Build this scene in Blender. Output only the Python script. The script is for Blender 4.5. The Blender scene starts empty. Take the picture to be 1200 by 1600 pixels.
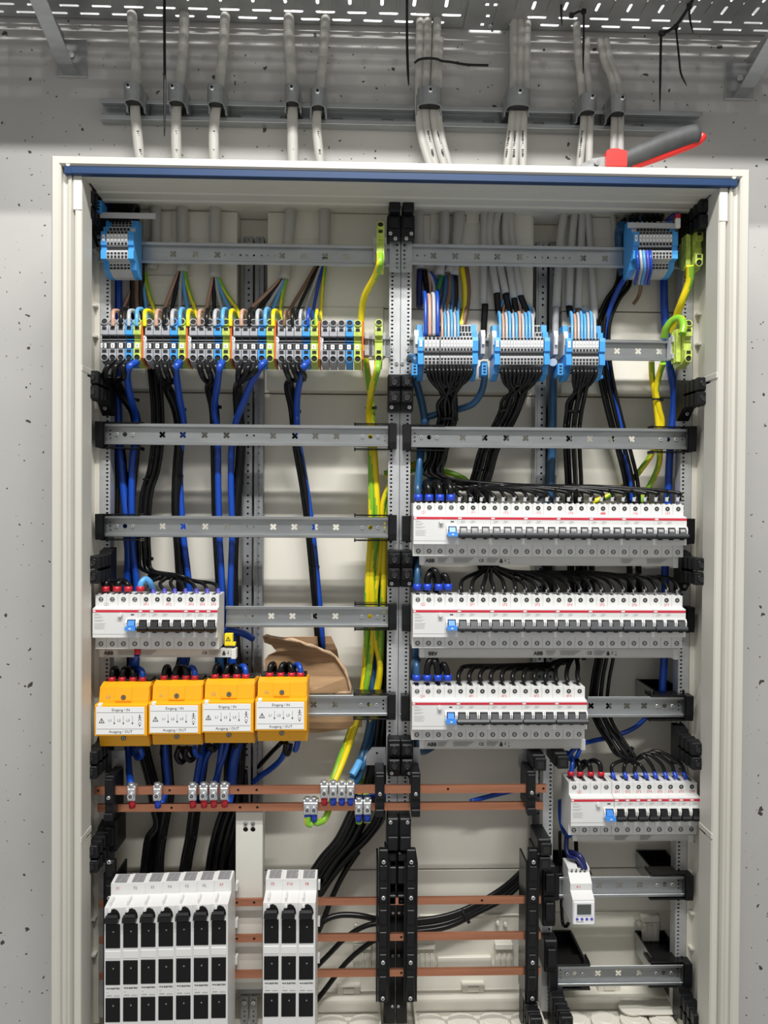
import bpy, math, random
from mathutils import Vector
from mathutils.geometry import tessellate_polygon
random.seed(7)
PI = math.pi
SC = bpy.context.scene
COL = SC.collection

# ------------------------------------------------------------------ camera
CX, CY, CZ = -0.0635, -1.2701, -0.409
YAW, PITCH, ROLL, FPX = 0.0300, -0.0124, 0.0064, 1199.4
def cam_axes():
    cy, sy, cp, sp, cr, sr = math.cos(YAW), math.sin(YAW), math.cos(PITCH), math.sin(PITCH), math.cos(ROLL), math.sin(ROLL)
    f = Vector((sy*cp, cy*cp, sp)); r = Vector((cy, -sy, 0)); u = r.cross(f)
    return cr*r + sr*u, cr*u - sr*r, f
R_, U_, F_ = cam_axes()
from mathutils import Matrix
cam = bpy.data.objects.new('camera', bpy.data.cameras.new('camera'))
COL.objects.link(cam)
cam.matrix_world = Matrix(((R_.x, U_.x, -F_.x, CX), (R_.y, U_.y, -F_.y, CY), (R_.z, U_.z, -F_.z, CZ), (0, 0, 0, 1)))
cam.data.sensor_fit = 'VERTICAL'; cam.data.sensor_height = 36.0
cam.data.lens = FPX/1600*36.0
cam.data.clip_start = 0.05
SC.camera = cam

# ------------------------------------------------------------------ light, world, exposure
SC.view_settings.view_transform = 'Standard'
SC.view_settings.look = 'None'
SC.view_settings.gamma = 1.0
SC.view_settings.exposure = 0.0
w = bpy.data.worlds.new('world'); SC.world = w; w.use_nodes = True
w.node_tree.nodes['Background'].inputs[0].default_value = (1.0, 0.985, 0.95, 1)
w.node_tree.nodes['Background'].inputs[1].default_value = 0.37
def area(name, loc, target, sx, sy, energy, col=(1, 0.985, 0.95)):
    l = bpy.data.lights.new(name, 'AREA'); l.shape = 'RECTANGLE'; l.size = sx; l.size_y = sy
    l.energy = energy; l.color = col
    o = bpy.data.objects.new(name, l); COL.objects.link(o); o.location = loc
    d = Vector(target) - Vector(loc)
    o.rotation_euler = d.to_track_quat('-Z', 'Y').to_euler()
    return o
area('ceiling_tube_light', (-0.02, -0.94, 0.90), (0, 0.1, -0.5), 1.3, 0.035, 24)
area('far_fill_light', (0.05, -2.20, 2.40), (0, 0, -0.5), 1.5, 0.06, 82)  # added fill lamp, no known source; evens the brightness down the cabinet

def at(px, py, Y):
    d = F_*FPX + R_*(px-600.0) - U_*(py-800.0)
    t = (Y-CY)/d.y
    return Vector((CX+d.x*t, Y, CZ+d.z*t))

# ------------------------------------------------------------------ materials
MATS = {}
def mat(name, col, rough=0.5, metal=0.0, noise=0.0, nscale=30, bump=0.0, bscale=200, coat=0.0, alpha=1.0, emis=None, spec=0.5, stretch=None):
    m = bpy.data.materials.new(name); m.use_nodes = True; nt = m.node_tree; b = nt.nodes['Principled BSDF']
    b.inputs['Base Color'].default_value = (*col, 1); b.inputs['Roughness'].default_value = rough
    b.inputs['Metallic'].default_value = metal; b.inputs['Specular IOR Level'].default_value = spec
    if coat: b.inputs['Coat Weight'].default_value = coat
    if alpha < 1: b.inputs['Alpha'].default_value = alpha
    tc = nt.nodes.new('ShaderNodeTexCoord'); src = tc.outputs['Object']
    if stretch:
        mp = nt.nodes.new('ShaderNodeMapping'); mp.inputs['Scale'].default_value = stretch
        nt.links.new(src, mp.inputs['Vector']); src = mp.outputs['Vector']
    if noise:
        n = nt.nodes.new('ShaderNodeTexNoise'); n.inputs['Scale'].default_value = nscale; n.inputs['Detail'].default_value = 4
        nt.links.new(src, n.inputs['Vector'])
        r = nt.nodes.new('ShaderNodeValToRGB')
        r.color_ramp.elements[0].position = 0.3; r.color_ramp.elements[1].position = 0.7
        lo = [max(0, c*(1-noise)) for c in col]; hi = [min(1, c*(1+noise)) for c in col]
        r.color_ramp.elements[0].color = (*lo, 1); r.color_ramp.elements[1].color = (*hi, 1)
        nt.links.new(n.outputs['Fac'], r.inputs['Fac']); nt.links.new(r.outputs['Color'], b.inputs['Base Color'])
    if bump:
        n2 = nt.nodes.new('ShaderNodeTexNoise'); n2.inputs['Scale'].default_value = bscale
        nt.links.new(src, n2.inputs['Vector'])
        bp = nt.nodes.new('ShaderNodeBump'); bp.inputs['Strength'].default_value = bump; bp.inputs['Distance'].default_value = 0.001
        nt.links.new(n2.outputs['Fac'], bp.inputs['Height']); nt.links.new(bp.outputs['Normal'], b.inputs['Normal'])
    if emis:
        b.inputs['Emission Color'].default_value = (*emis[0], 1); b.inputs['Emission Strength'].default_value = emis[1]
    MATS[name] = m
    return m
M = {}
def dm(key, *a, **k): M[key] = mat(key, *a, **k)
dm('cabinet', (0.60, 0.585, 0.53), 0.42, noise=0.02, nscale=6, bump=0.05, bscale=400)
dm('shell', (0.76, 0.735, 0.655), 0.5, noise=0.04, nscale=5)
dm('blue_trim', (0.010, 0.042, 0.125), 0.4, noise=0.05)
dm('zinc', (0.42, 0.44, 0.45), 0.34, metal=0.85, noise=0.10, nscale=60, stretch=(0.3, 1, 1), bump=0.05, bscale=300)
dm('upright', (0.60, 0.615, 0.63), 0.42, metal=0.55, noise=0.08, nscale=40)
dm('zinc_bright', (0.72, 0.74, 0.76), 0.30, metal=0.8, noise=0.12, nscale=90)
dm('zinc_dark', (0.30, 0.31, 0.325), 0.48, metal=0.6, noise=0.2, nscale=20)  # darkened zinc: shade on the rear uprights is put into the colour
dm('tray', (0.40, 0.41, 0.415), 0.42, metal=0.7, noise=0.14, nscale=14, bump=0.04)
dm('hole', (0.012, 0.012, 0.013), 0.8)
dm('blackpl', (0.008, 0.0085, 0.010), 0.42, noise=0.2, nscale=40, spec=0.3)
dm('blackgloss', (0.006, 0.006, 0.007), 0.25, spec=0.3)
dm('greytoggle', (0.050, 0.053, 0.060), 0.4)
dm('mcb', (0.74, 0.745, 0.74), 0.38, noise=0.015, nscale=30)
dm('mcb_face', (0.78, 0.785, 0.78), 0.32)
dm('comb', (0.60, 0.60, 0.58), 0.45, noise=0.02)
dm('redline', (0.62, 0.03, 0.06), 0.4)
dm('print', (0.33, 0.33, 0.33), 0.6)
dm('ink', (0.03, 0.03, 0.03), 0.6)
dm('redink', (0.68, 0.12, 0.14), 0.6)
dm('toggleblue', (0.05, 0.26, 0.75), 0.35)
dm('tgrey', (0.36, 0.37, 0.40), 0.42, noise=0.03)
dm('tgrey_light', (0.50, 0.51, 0.53), 0.4)
dm('tblue', (0.055, 0.33, 0.78), 0.4)
dm('tgreen', (0.50, 0.62, 0.12), 0.4, noise=0.25, nscale=120)
dm('orange', (0.62, 0.13, 0.02), 0.45)
dm('label', (0.86, 0.87, 0.88), 0.5)
dm('spd', (0.90, 0.43, 0.012), 0.35, noise=0.02)
dm('copper', (0.62, 0.27, 0.16), 0.34, metal=0.85, noise=0.16, nscale=50, stretch=(0.15, 1, 2))
dm('wblack', (0.006, 0.006, 0.0065), 0.27, spec=0.32)
dm('wblue', (0.006, 0.06, 0.40), 0.32)
dm('wnavy', (0.012, 0.018, 0.11), 0.35)
dm('wsteel', (0.02, 0.085, 0.19), 0.35)
dm('wlight', (0.10, 0.36, 0.72), 0.35)
dm('wbrown', (0.20, 0.105, 0.06), 0.35)
dm('wtan', (0.50, 0.30, 0.22), 0.35)
dm('wgrey', (0.42, 0.43, 0.45), 0.35)
dm('wyellow', (0.85, 0.68, 0.01), 0.33)
dm('wgreen', (0.22, 0.48, 0.03), 0.33)
dm('wdgreen', (0.02, 0.16, 0.06), 0.35)
dm('sheath', (0.50, 0.49, 0.46), 0.5, noise=0.06, nscale=12)
dm('sheath_dark', (0.22, 0.215, 0.20), 0.5, noise=0.06, nscale=12)
dm('ferrule_red', (0.52, 0.012, 0.03), 0.4)
dm('ferrule_blue', (0.012, 0.06, 0.55), 0.35)
dm('ferrule_grey', (0.25, 0.25, 0.26), 0.4)
dm('cardboard', (0.36, 0.225, 0.12), 0.85, noise=0.12, nscale=25, bump=0.2, bscale=150, stretch=(1, 1, 8))
dm('cardedge', (0.52, 0.36, 0.23), 0.9, noise=0.3, nscale=80, bump=0.5)
dm('yellowtag', (0.92, 0.74, 0.02), 0.4)
dm('pliers_red', (0.80, 0.03, 0.025), 0.35)
dm('pliers_grey', (0.055, 0.057, 0.060), 0.55, noise=0.25, nscale=40)
dm('steel', (0.32, 0.32, 0.32), 0.35, metal=0.9, noise=0.3, nscale=90)
dm('screen', (0.075, 0.09, 0.085), 0.18)
dm('cover', (0.72, 0.71, 0.655), 0.4, noise=0.01)
dm('violet', (0.10, 0.09, 0.48), 0.4)
dm('clear', (0.86, 0.87, 0.90), 0.12)
# wall: painted concrete with air holes
def wall_mat():
    m = bpy.data.materials.new('painted_concrete'); m.use_nodes = True; nt = m.node_tree; b = nt.nodes['Principled BSDF']; L = nt.links
    tc = nt.nodes.new('ShaderNodeTexCoord'); b.inputs['Roughness'].default_value = 0.7
    def N(t): return nt.nodes.new(t)
    n1 = N('ShaderNodeTexNoise'); n1.inputs['Scale'].default_value = 2.2; n1.inputs['Detail'].default_value = 6
    L.new(tc.outputs['Object'], n1.inputs['Vector'])
    r1 = N('ShaderNodeValToRGB'); r1.color_ramp.elements[0].position = .3; r1.color_ramp.elements[1].position = .7
    r1.color_ramp.elements[0].color = (0.44, 0.435, 0.42, 1); r1.color_ramp.elements[1].color = (0.52, 0.515, 0.505, 1)
    L.new(n1.outputs['Fac'], r1.inputs['Fac'])
    def spots(scale, thr, seed, dist):
        ns = N('ShaderNodeTexNoise'); ns.inputs['Scale'].default_value = 60; L.new(tc.outputs['Object'], ns.inputs['Vector'])
        mx = N('ShaderNodeMixRGB'); mx.blend_type = 'ADD'; mx.inputs[0].default_value = dist
        mp = N('ShaderNodeMapping'); mp.inputs['Location'].default_value = (seed, seed*2.3, seed*1.1)
        L.new(tc.outputs['Object'], mp.inputs['Vector']); L.new(mp.outputs['Vector'], mx.inputs[1]); L.new(ns.outputs['Color'], mx.inputs[2])
        v = N('ShaderNodeTexVoronoi'); v.voronoi_dimensions = '2D'; v.inputs['Scale'].default_value = scale
        sx = N('ShaderNodeSeparateXYZ'); cb = N('ShaderNodeCombineXYZ'); L.new(mx.outputs[0], sx.inputs[0]); L.new(sx.outputs[0], cb.inputs[0]); L.new(sx.outputs[2], cb.inputs[1]); L.new(cb.outputs[0], v.inputs['Vector'])
        # radius varies per cell: compare distance with a cell random value
        sp = N('ShaderNodeSeparateColor'); L.new(v.outputs['Color'], sp.inputs[0])
        pw = N('ShaderNodeMath'); pw.operation = 'POWER'; pw.inputs[1].default_value = 3.0; L.new(sp.outputs[0], pw.inputs[0])
        ml = N('ShaderNodeMath'); ml.operation = 'MULTIPLY'; ml.inputs[1].default_value = thr; L.new(pw.outputs[0], ml.inputs[0])
        lt = N('ShaderNodeMath'); lt.operation = 'LESS_THAN'; L.new(v.outputs['Distance'], lt.inputs[0]); L.new(ml.outputs[0], lt.inputs[1])
        return lt.outputs[0]
    a = spots(22, 0.085, 0.0, 0.020); c = spots(48, 0.085, 3.7, 0.014)
    mxx = N('ShaderNodeMath'); mxx.operation = 'MAXIMUM'; L.new(a, mxx.inputs[0]); L.new(c, mxx.inputs[1])
    mix = N('ShaderNodeMixRGB'); mix.inputs[2].default_value = (0.06, 0.055, 0.05, 1)
    L.new(mxx.outputs[0], mix.inputs[0]); L.new(r1.outputs['Color'], mix.inputs[1]); L.new(mix.outputs[0], b.inputs['Base Color'])
    bp = N('ShaderNodeBump'); bp.inputs['Strength'].default_value = 0.35; bp.inputs['Distance'].default_value = 0.002; bp.invert = True
    L.new(mxx.outputs[0], bp.inputs['Height']); L.new(bp.outputs['Normal'], b.inputs['Normal'])
    return m
M['wall'] = wall_mat()

# ------------------------------------------------------------------ mesh building
class MB:
    def __init__(s): s.v = []; s.f = []; s.m = []; s.s = []; s.cur = 0
    def mat(s, i): s.cur = i; return s
    def face(s, idx, sm=False): s.f.append(idx); s.m.append(s.cur); s.s.append(sm)
    def box(s, x0, x1, y0, y1, z0, z1, c=0.0):
        if x0 > x1: x0, x1 = x1, x0
        if y0 > y1: y0, y1 = y1, y0
        if z0 > z1: z0, z1 = z1, z0
        c = min(c, (x1-x0)*.45, (y1-y0)*.45, (z1-z0)*.45)
        b = len(s.v)
        if c <= 0:
            s.v += [(x, y, z) for x in (x0, x1) for y in (y0, y1) for z in (z0, z1)]
            for q in ((0, 1, 3, 2), (4, 6, 7, 5), (0, 4, 5, 1), (2, 3, 7, 6), (0, 2, 6, 4), (1, 5, 7, 3)):
                s.face([b+i for i in q])
            return s
        P = {}
        for ix, x in enumerate((x0, x1)):
            for iy, y in enumerate((y0, y1)):
                for iz, z in enumerate((z0, z1)):
                    sx, sy, sz = 1-2*ix, 1-2*iy, 1-2*iz
                    for ax, p in enumerate(((x, y+sy*c, z+sz*c), (x+sx*c, y, z+sz*c), (x+sx*c, y+sy*c, z))):
                        P[ix, iy, iz, ax] = len(s.v); s.v.append(p)
        def fc(*k): s.face([P[i] for i in k])
        for i in (0, 1):
            o = [(0, 0), (1, 0), (1, 1), (0, 1)]
            if i: o = o[::-1]
            fc(*[(i, a, b_, 0) for a, b_ in o][::-1])
            fc(*[(a, i, b_, 1) for a, b_ in o])
            fc(*[(a, b_, i, 2) for a, b_ in o][::-1])
        for a in (0, 1):
            for b_ in (0, 1):
                fc((a, b_, 0, 0), (a, b_, 1, 0), (a, b_, 1, 1), (a, b_, 0, 1))
                fc((a, 0, b_, 0), (a, 1, b_, 0), (a, 1, b_, 2), (a, 0, b_, 2))
                fc((0, a, b_, 1), (1, a, b_, 1), (1, a, b_, 2), (0, a, b_, 2))
                for d in (0, 1): fc((a, b_, d, 0), (a, b_, d, 1), (a, b_, d, 2))
        return s
    def prism(s, prof, x0, x1, sm=False):          # profile of (y, z), extruded along x
        b = len(s.v); n = len(prof)
        for x in (x0, x1): s.v += [(x, y, z) for y, z in prof]
        for i in range(n):
            j = (i+1) % n; s.face([b+i, b+j, b+n+j, b+n+i], sm)
        tris = tessellate_polygon([[Vector((y, z, 0)) for y, z in prof]])
        for t in tris:
            s.face([b+i for i in t]); s.face([b+n+i for i in t][::-1])
        return s
    def plate(s, outer, holes, t, org=(0, 0, 0), plane='XZ', side=True):   # plate with true holes; outer in (a,b); thickness t
        loops = [outer]+holes; b = len(s.v); pts = [p for l in loops for p in l]; n = len(pts)
        def w(a, c, d):
            if plane == 'XZ': return (org[0]+a, org[1]+d, org[2]+c)
            if plane == 'XY': return (org[0]+a, org[1]+c, org[2]+d)
            return (org[0]+d, org[1]+a, org[2]+c)
        for d in (0, t): s.v += [w(a, c, d) for a, c in pts]
        for tr in tessellate_polygon([[Vector((a, c, 0)) for a, c in l] for l in loops]):
            s.face([b+i for i in tr]); s.face([b+n+i for i in tr][::-1])
        o = 0
        for l in loops:
            k = len(l)
            for i in range(k):
                j = (i+1) % k; s.face([b+o+i, b+o+j, b+n+o+j, b+n+o+i])
            o += k
        return s
    def cyl(s, c, ax, r, h, n=10, r2=None, sm=True, cap=True):   # centre of base, axis vector, radius, height
        ax = Vector(ax).normalized(); c = Vector(c); t = Vector((0, 0, 1)) if abs(ax.z) < .9 else Vector((1, 0, 0))
        u = ax.cross(t).normalized(); v = ax.cross(u); r2 = r if r2 is None else r2; b = len(s.v)
        for k, rr in ((0, r), (1, r2)):
            for i in range(n):
                a = 2*PI*i/n; s.v.append(tuple(c+ax*h*k+(u*math.cos(a)+v*math.sin(a))*rr))
        for i in range(n):
            j = (i+1) % n; s.face([b+i, b+j, b+n+j, b+n+i], sm)
        if cap: s.face([b+i for i in range(n)][::-1]); s.face([b+n+i for i in range(n)])
        return s
    def ringz(s, c, ax, ro, ri, h, n=12):
        ax = Vector(ax).normalized(); c = Vector(c); t = Vector((0, 0, 1)) if abs(ax.z) < .9 else Vector((1, 0, 0))
        u = ax.cross(t).normalized(); v = ax.cross(u); b = len(s.v)
        for hh, rr in ((0, ro), (h, ro), (h, ri), (0, ri)):
            for i in range(n):
                a = 2*PI*i/n; s.v.append(tuple(c+ax*hh+(u*math.cos(a)+v*math.sin(a))*rr))
        for k in range(4):
            for i in range(n):
                j = (i+1) % n; k2 = (k+1) % 4
                s.face([b+k*n+i, b+k*n+j, b+k2*n+j, b+k2*n+i], True)
        return s
    def tube(s, pts, r, n=8, stripe=None, caps=True, flat=1.0):
        pts = [Vector(p) for p in pts]; b = len(s.v); m = len(pts)
        T = [(pts[min(i+1, m-1)]-pts[max(i-1, 0)]).normalized() for i in range(m)]
        t0 = Vector((0, 1, 0)) if abs(T[0].y) < .9 else Vector((1, 0, 0))
        u = T[0].cross(t0).normalized()
        for i in range(m):
            u = (u - T[i]*u.dot(T[i])).normalized(); v = T[i].cross(u)
            rr = r[i] if isinstance(r, (list, tuple)) else r
            for k in range(n):
                a = 2*PI*k/n; s.v.append(tuple(pts[i]+u*math.cos(a)*rr+v*math.sin(a)*rr*flat))
        acc = 0.0
        for i in range(m-1):
            acc += (pts[i+1]-pts[i]).length
            for k in range(n):
                if stripe is not None:
                    ph = (k+int(acc*stripe)) % n; s.cur = 1 if ph < n*0.3 else 0
                s.face([b+i*n+k, b+i*n+(k+1) % n, b+(i+1)*n+(k+1) % n, b+(i+1)*n+k], True)
        if caps:
            s.face([b+k for k in range(n)][::-1]); s.face([b+(m-1)*n+k for k in range(n)])
        return s
    def rect(s, x0, x1, y, z0, z1):
        b = len(s.v); s.v += [(x0, y, z0), (x1, y, z0), (x1, y, z1), (x0, y, z1)]; s.face([b, b+1, b+2, b+3]); return s
    def mesh(s, name, mats):
        me = bpy.data.meshes.new(name); me.from_pydata(s.v, [], s.f)
        for m in mats: me.materials.append(M[m] if isinstance(m, str) else m)
        me.polygons.foreach_set('material_index', s.m); me.polygons.foreach_set('use_smooth', s.s)
        me.update(); return me
def circ(cx, cz, r, n=8, rz=None, ph=0.0):
    rz = rz or r
    return [(cx+r*math.cos(2*PI*i/n+ph), cz+rz*math.sin(2*PI*i/n+ph)) for i in range(n)]
def cross_hole(cx, cz, s):
    a, b = s, s*.42; pts = []
    for k in range(4):
        t = PI/4+k*PI/2
        for dx, dz in ((b, -b*.0-b), (a, -b), (a+b*.0, b)):
            pass
        d = Vector((math.cos(t), math.sin(t))); n = Vector((-d.y, d.x))
        pts += [(cx+(d*a*1.05-n*b).x, cz+(d*a*1.05-n*b).y), (cx+(d*a*1.25).x, cz+(d*a*1.25).y), (cx+(d*a*1.05+n*b).x, cz+(d*a*1.05+n*b).y)]
        e = Vector((math.cos(t+PI/4), math.sin(t+PI/4))); pts.append((cx+e.x*s*.55, cz+e.y*s*.55))
    return pts
def slot(cx, cz, L, H, vertical=False, n=4):
    r = H/2; pts = []
    for sgn, a0 in ((1, -PI/2), (-1, PI/2)):
        for i in range(n+1):
            a = a0+PI*i/n; x, z = sgn*(L/2-r)+r*math.cos(a), r*math.sin(a)
            pts.append((cx-z, cz+x) if vertical else (cx+x, cz+z))
    return pts

def link(o, parent=None):
    COL.objects.link(o)
    if parent is not None: o.parent = parent
    return o
def tag(o, label, cat, group=None, kind=None):
    if label: o['label'] = label
    if cat: o['category'] = cat
    if group: o['group'] = group
    if kind: o['kind'] = kind
    return o
def thing(name, label, cat, loc=(0, 0, 0), group=None):
    o = bpy.data.objects.new(name, None); o.empty_display_size = 0.01; o.location = loc; link(o)
    return tag(o, label, cat, group)
def part(name, mesh, parent, loc=None, label=None, kind=None):
    o = bpy.data.objects.new(name, mesh); link(o, parent)
    if loc is not None: o.location = loc
    if label: o['label'] = label
    if kind: o['kind'] = kind
    return o
def one(name, mesh, label, cat, group=None, loc=None, kind=None):
    o = bpy.data.objects.new(name, mesh); link(o)
    if loc is not None: o.location = loc
    return tag(o, label, cat, group, kind)
def struct(name, mesh, parent=None):
    o = bpy.data.objects.new(name, mesh); link(o, parent); o['kind'] = 'structure'; return o
ORD = ['first', 'second', 'third', 'fourth', 'fifth', 'sixth', 'seventh', 'eighth', 'ninth', 'tenth', 'eleventh', 'twelfth', 'thirteenth', 'fourteenth', 'fifteenth', 'sixteenth', 'seventeenth', 'eighteenth', 'nineteenth', 'twentieth', 'twenty-first', 'twenty-second', 'twenty-third', 'twenty-fourth', 'twenty-fifth', 'twenty-sixth', 'twenty-seventh', 'twenty-eighth', 'twenty-ninth', 'thirtieth']

_TXT = {}
def text(txt, size, material, align='CENTER', bold=0.0):
    k = (txt, size, material, align, bold)
    if k in _TXT: return _TXT[k]
    c = bpy.data.curves.new('lettering', 'FONT'); c.body = txt; c.size = size; c.align_x = align; c.align_y = 'CENTER'; c.resolution_u = 2
    if bold: c.offset = bold
    c.materials.append(M[material])
    o = bpy.data.objects.new('lettering', c); COL.objects.link(o)
    dg = bpy.context.evaluated_depsgraph_get(); me = bpy.data.meshes.new_from_object(o.evaluated_get(dg))
    bpy.data.objects.remove(o)
    for v in me.vertices: v.co = (v.co.x, 0.0, v.co.y)
    me.name = 'lettering'
    _TXT[k] = me; return me

# ------------------------------------------------------------------ setting: the wall
b = MB(); b.box(-2.6, 2.6, 0.105, 0.25, -2.2, 1.6)
struct('wall_back', b.mesh('wall_back', ['wall']))

# ------------------------------------------------------------------ cabinet
XL, XR, ZT, ZB = -0.523, 0.5225, 0.0995, -1.30
cab = thing('distribution_cabinet', 'large open cream metal cabinet on the wall, packed with wiring and rails', 'cabinet', (0, 0.10, ZB))
def cpart(name, mb, mats, **k): return part(name, mb.mesh(name, mats), cab, loc=(0, -0.10, -ZB), **k)
def ring(mb, prof, x0, x1, z0, z1):
    n = len(prof); b = len(mb.v)
    for d, y in prof:
        dt = d if d < .0145 else .0145+(d-.0145)*.37      # the head rail is slimmer than the stiles
        mb.v += [(x0+d, y, z0+d), (x1-d, y, z0+d), (x1-d, y, z1-dt), (x0+d, y, z1-dt)]
    for i in range(n-1):
        for k in range(4):
            j = (k+1) % 4
            mb.face([b+i*4+k, b+i*4+j, b+(i+1)*4+j, b+(i+1)*4+k])
b = MB(); ring(b, [(0.0, 0.098), (0.0, -0.116), (0.0025, -0.1195), (0.0115, -0.1195), (0.014, -0.1165), (0.0145, -0.109), (0.0175, -0.1065), (0.0205, -0.1075), (0.0225, -0.111), (0.0265, -0.112), (0.0275, -0.108), (0.029, -0.1025), (0.031, -0.1025), (0.0315, -0.108), (0.0335, -0.1085), (0.0405, -0.108), (0.0415, -0.106), (0.0415, -0.085)], XL, XR, ZB, ZT)
cpart('door_frame', b, ['cabinet'])
# blue strip in the head groove
b = MB(); b.box(XL+0.0185, XR-0.0185, -0.1165, -0.105, ZT-0.0255, ZT-0.0140, 0.001)
b.box(XL+0.0185, XL+0.029, -0.118, -0.105, ZT-0.0265, ZT-0.0140, 0.001); b.box(XR-0.029, XR-0.0185, -0.118, -0.105, ZT-0.0265, ZT-0.0140, 0.001)
cpart('head_strip', b, ['blue_trim'], label='dark blue plastic strip')
for x in (XL+0.0245, XR-0.0245):
    b = MB(); b.cyl((x, -0.1165, ZT-0.0128), (0, -1, 0), 0.0038, 0.0025, 10, 0.003); cpart('cover_cap', b, ['cabinet'])
# collar: side jambs (three panels each) and head
zs = [ZT-0.024, -0.215, -0.925, ZB+0.03]
for sgn, X in ((-1, -0.482), (1, 0.4805)):
    for i in range(3):
        b = MB(); z1, z0 = zs[i]-(0.004 if i else 0), zs[i+1]
        b.box(X, X+sgn*0.0025, -0.1065, -0.064, z0, z1, 0.0007)
        b.box(X+sgn*0.0025, X+sgn*0.020, -0.067, -0.064, z0, z1)
        if i < 2: b.box(X-sgn*0.001, X+sgn*0.006, -0.108, -0.064, z0-0.0005, z0+0.009, 0.001)
        cpart('jamb_panel', b, ['cabinet'])
b = MB()
b.box(XL+0.04, XR-0.04, -0.1075, -0.080, ZT-0.0250, ZT-0.0225, 0.0006)
b.prism([(-0.081, ZT-0.0225), (-0.080, ZT-0.0255), (-0.056, ZT-0.0265), (-0.0545, ZT-0.0285), (-0.032, ZT-0.0290), (-0.0305, ZT-0.0315), (-0.0215, ZT-0.0315), (-0.0200, ZT-0.014)], XL+0.045, XR-0.045)
cpart('head_collar', b, ['cabinet'])
# thin panels of shell colour in the upper corners of the collar
for x0, x1 in ((-0.4945, -0.4818), (0.4808, 0.4935)):
    b = MB(); b.box(x0, x1, -0.1092, -0.1075, ZT-0.076, ZT-0.025, 0.0008); cpart('corner_panel', b, ['shell'])
# box shell behind: sides, top, back
for xa, xb in ((-0.506, -0.5035), (0.5035, 0.506)):
    b = MB(); b.box(xa, xb, -0.064, 0.098, ZB+0.004, ZT-0.004); cpart('side_panel', b, ['shell'])
b = MB(); b.box(-0.5035, 0.5035, -0.010, 0.098, ZT-0.012, ZT-0.008); cpart('top_panel', b, ['shell'])
zb = [ZT-0.012, -0.075, -0.218, -0.60, -1.065, ZB+0.004]
gx = [at(p, 450, .075).x for p in (373, 420, 829, 874)]
for i in range(5):
    if i < 2: spans = [(-0.5035, gx[0], .055), (gx[0], gx[1], .092), (gx[1], -.0012, .055), (.0012, gx[2], .055), (gx[2], gx[3], .092), (gx[3], .5035, .055)]
    else: spans = [(-0.5035, -0.0012, .092), (0.0012, 0.5035, .092)]
    for xa, xb, yy in spans:
        b = MB(); b.box(xa, xb, yy, 0.098, zb[i+1]+0.0010, zb[i]-0.0010, 0.0010); cpart('back_panel', b, ['shell'])
# moulded relief on the back shell (upper, in shadow)
for px0, px1, py0, py1 in ((222, 268, 330, 372), (292, 330, 330, 372), (455, 520, 330, 372), (672, 700, 325, 375), (728, 750, 326, 348), (800, 832, 330, 375), (208, 300, 430, 446), (480, 600, 480, 560), (905, 990, 340, 372)):
    p0, p1 = at(px0, py1, .052), at(px1, py0, .052)
    b = MB(); b.box(p0.x, p1.x, 0.0525, 0.056, p0.z, p1.z, 0.002); cpart('moulded_pad', b, ['shell'])
# round knock-outs on the side panels
for sgn in (-1, 1):
    for k, z in enumerate((0.02, -0.04, -0.115, -0.165, -0.245, -0.76, -0.86, -0.945, -1.005, -1.07, -1.13, -1.20)):
        r = (0.028, 0.022)[k % 2]
        for y in (0.05,):
            b = MB(); b.cyl((sgn*0.5036, y, z), (-sgn, 0, 0), r, 0.006, 20, r*0.9); cpart('knockout', b, ['shell'])
    b = MB()
    for z in (-0.0, -0.09, -0.14, -0.20, -0.98, -1.10, -1.16): b.box(sgn*0.497, sgn*0.5035, 0.0, 0.09, z-.0015, z+.0015)
    b.box(sgn*0.495, sgn*0.5035, 0.012, 0.016, -1.28, 0.05)
    cpart('rib', b, ['shell'])

# lower shell: recessed sockets, floor ledges with scalloped knock-outs
def pxbox(px0, py0, px1, py1, Y, depth, c=0.0015, mb=None):
    p0, p1 = at(px0, py1, Y), at(px1, py0, Y); mb = mb or MB(); mb.box(p0.x, p1.x, Y, Y+depth, p0.z, p1.z, c); return mb
for a in ((655, 1428, 842, 1433), (500, 1428, 600, 1433), (862, 1424, 1060, 1428)):
    cpart('seam_rib', pxbox(*a, .0885, .004), ['shell'])
for px in (652, 774, 552, 1003):
    w_ = 28
    y0 = 1475 if px < 1000 else 1432
    b = pxbox(px, y0, px+w_, y0+10, .076, .017); b = pxbox(px, y0+10, px+w_, y0+40, .084, .009, mb=b)
    for k in range(3): pxbox(px+4+k*8, y0+14, px+9+k*8, y0+37, .082, .003, .0008, b)
    cpart('wall_bracket_pad', b, ['shell'])
    b = pxbox(px, y0+48, px+w_, y0+70, .084, .009)
    c0 = at(px+w_/2, y0+59, .083); b.ringz(tuple(c0), (0, -1, 0), .008, .006, .001, 14); b.ringz(tuple(c0), (0, -1, 0), .004, .002, .001, 10)
    cpart('fixing_pad', b, ['shell'])
for px, py in ((777, 1439), (789, 1441), (666, 1452), (556, 1444), (994, 1436), (1005, 1441)):
    c0 = at(px, py, .085); b = MB(); b.cyl(tuple(c0), (0, -1, 0), .0035, .010, 10, .003); cpart('plug', b, ['shell'])
for a in ((683, 1495, 768, 1556), (500, 1530, 552, 1562)):
    b = pxbox(a[0], a[1], a[2], a[3], .084, .008)
    cpart('hatch', b, ['shell'])
    b = pxbox(a[0]+10, a[3]-6, a[0]+26, a[3]-1, .080, .006); pxbox(a[2]-26, a[3]-6, a[2]-10, a[3]-1, .080, .006, mb=b); cpart('hatch_clip', b, ['shell'])
FZ = -1.292
b = MB(); b.box(-0.5035, 0.5035, -0.10, 0.098, ZB+0.001, FZ-0.001); cpart('floor_panel', b, ['shell'])
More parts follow.
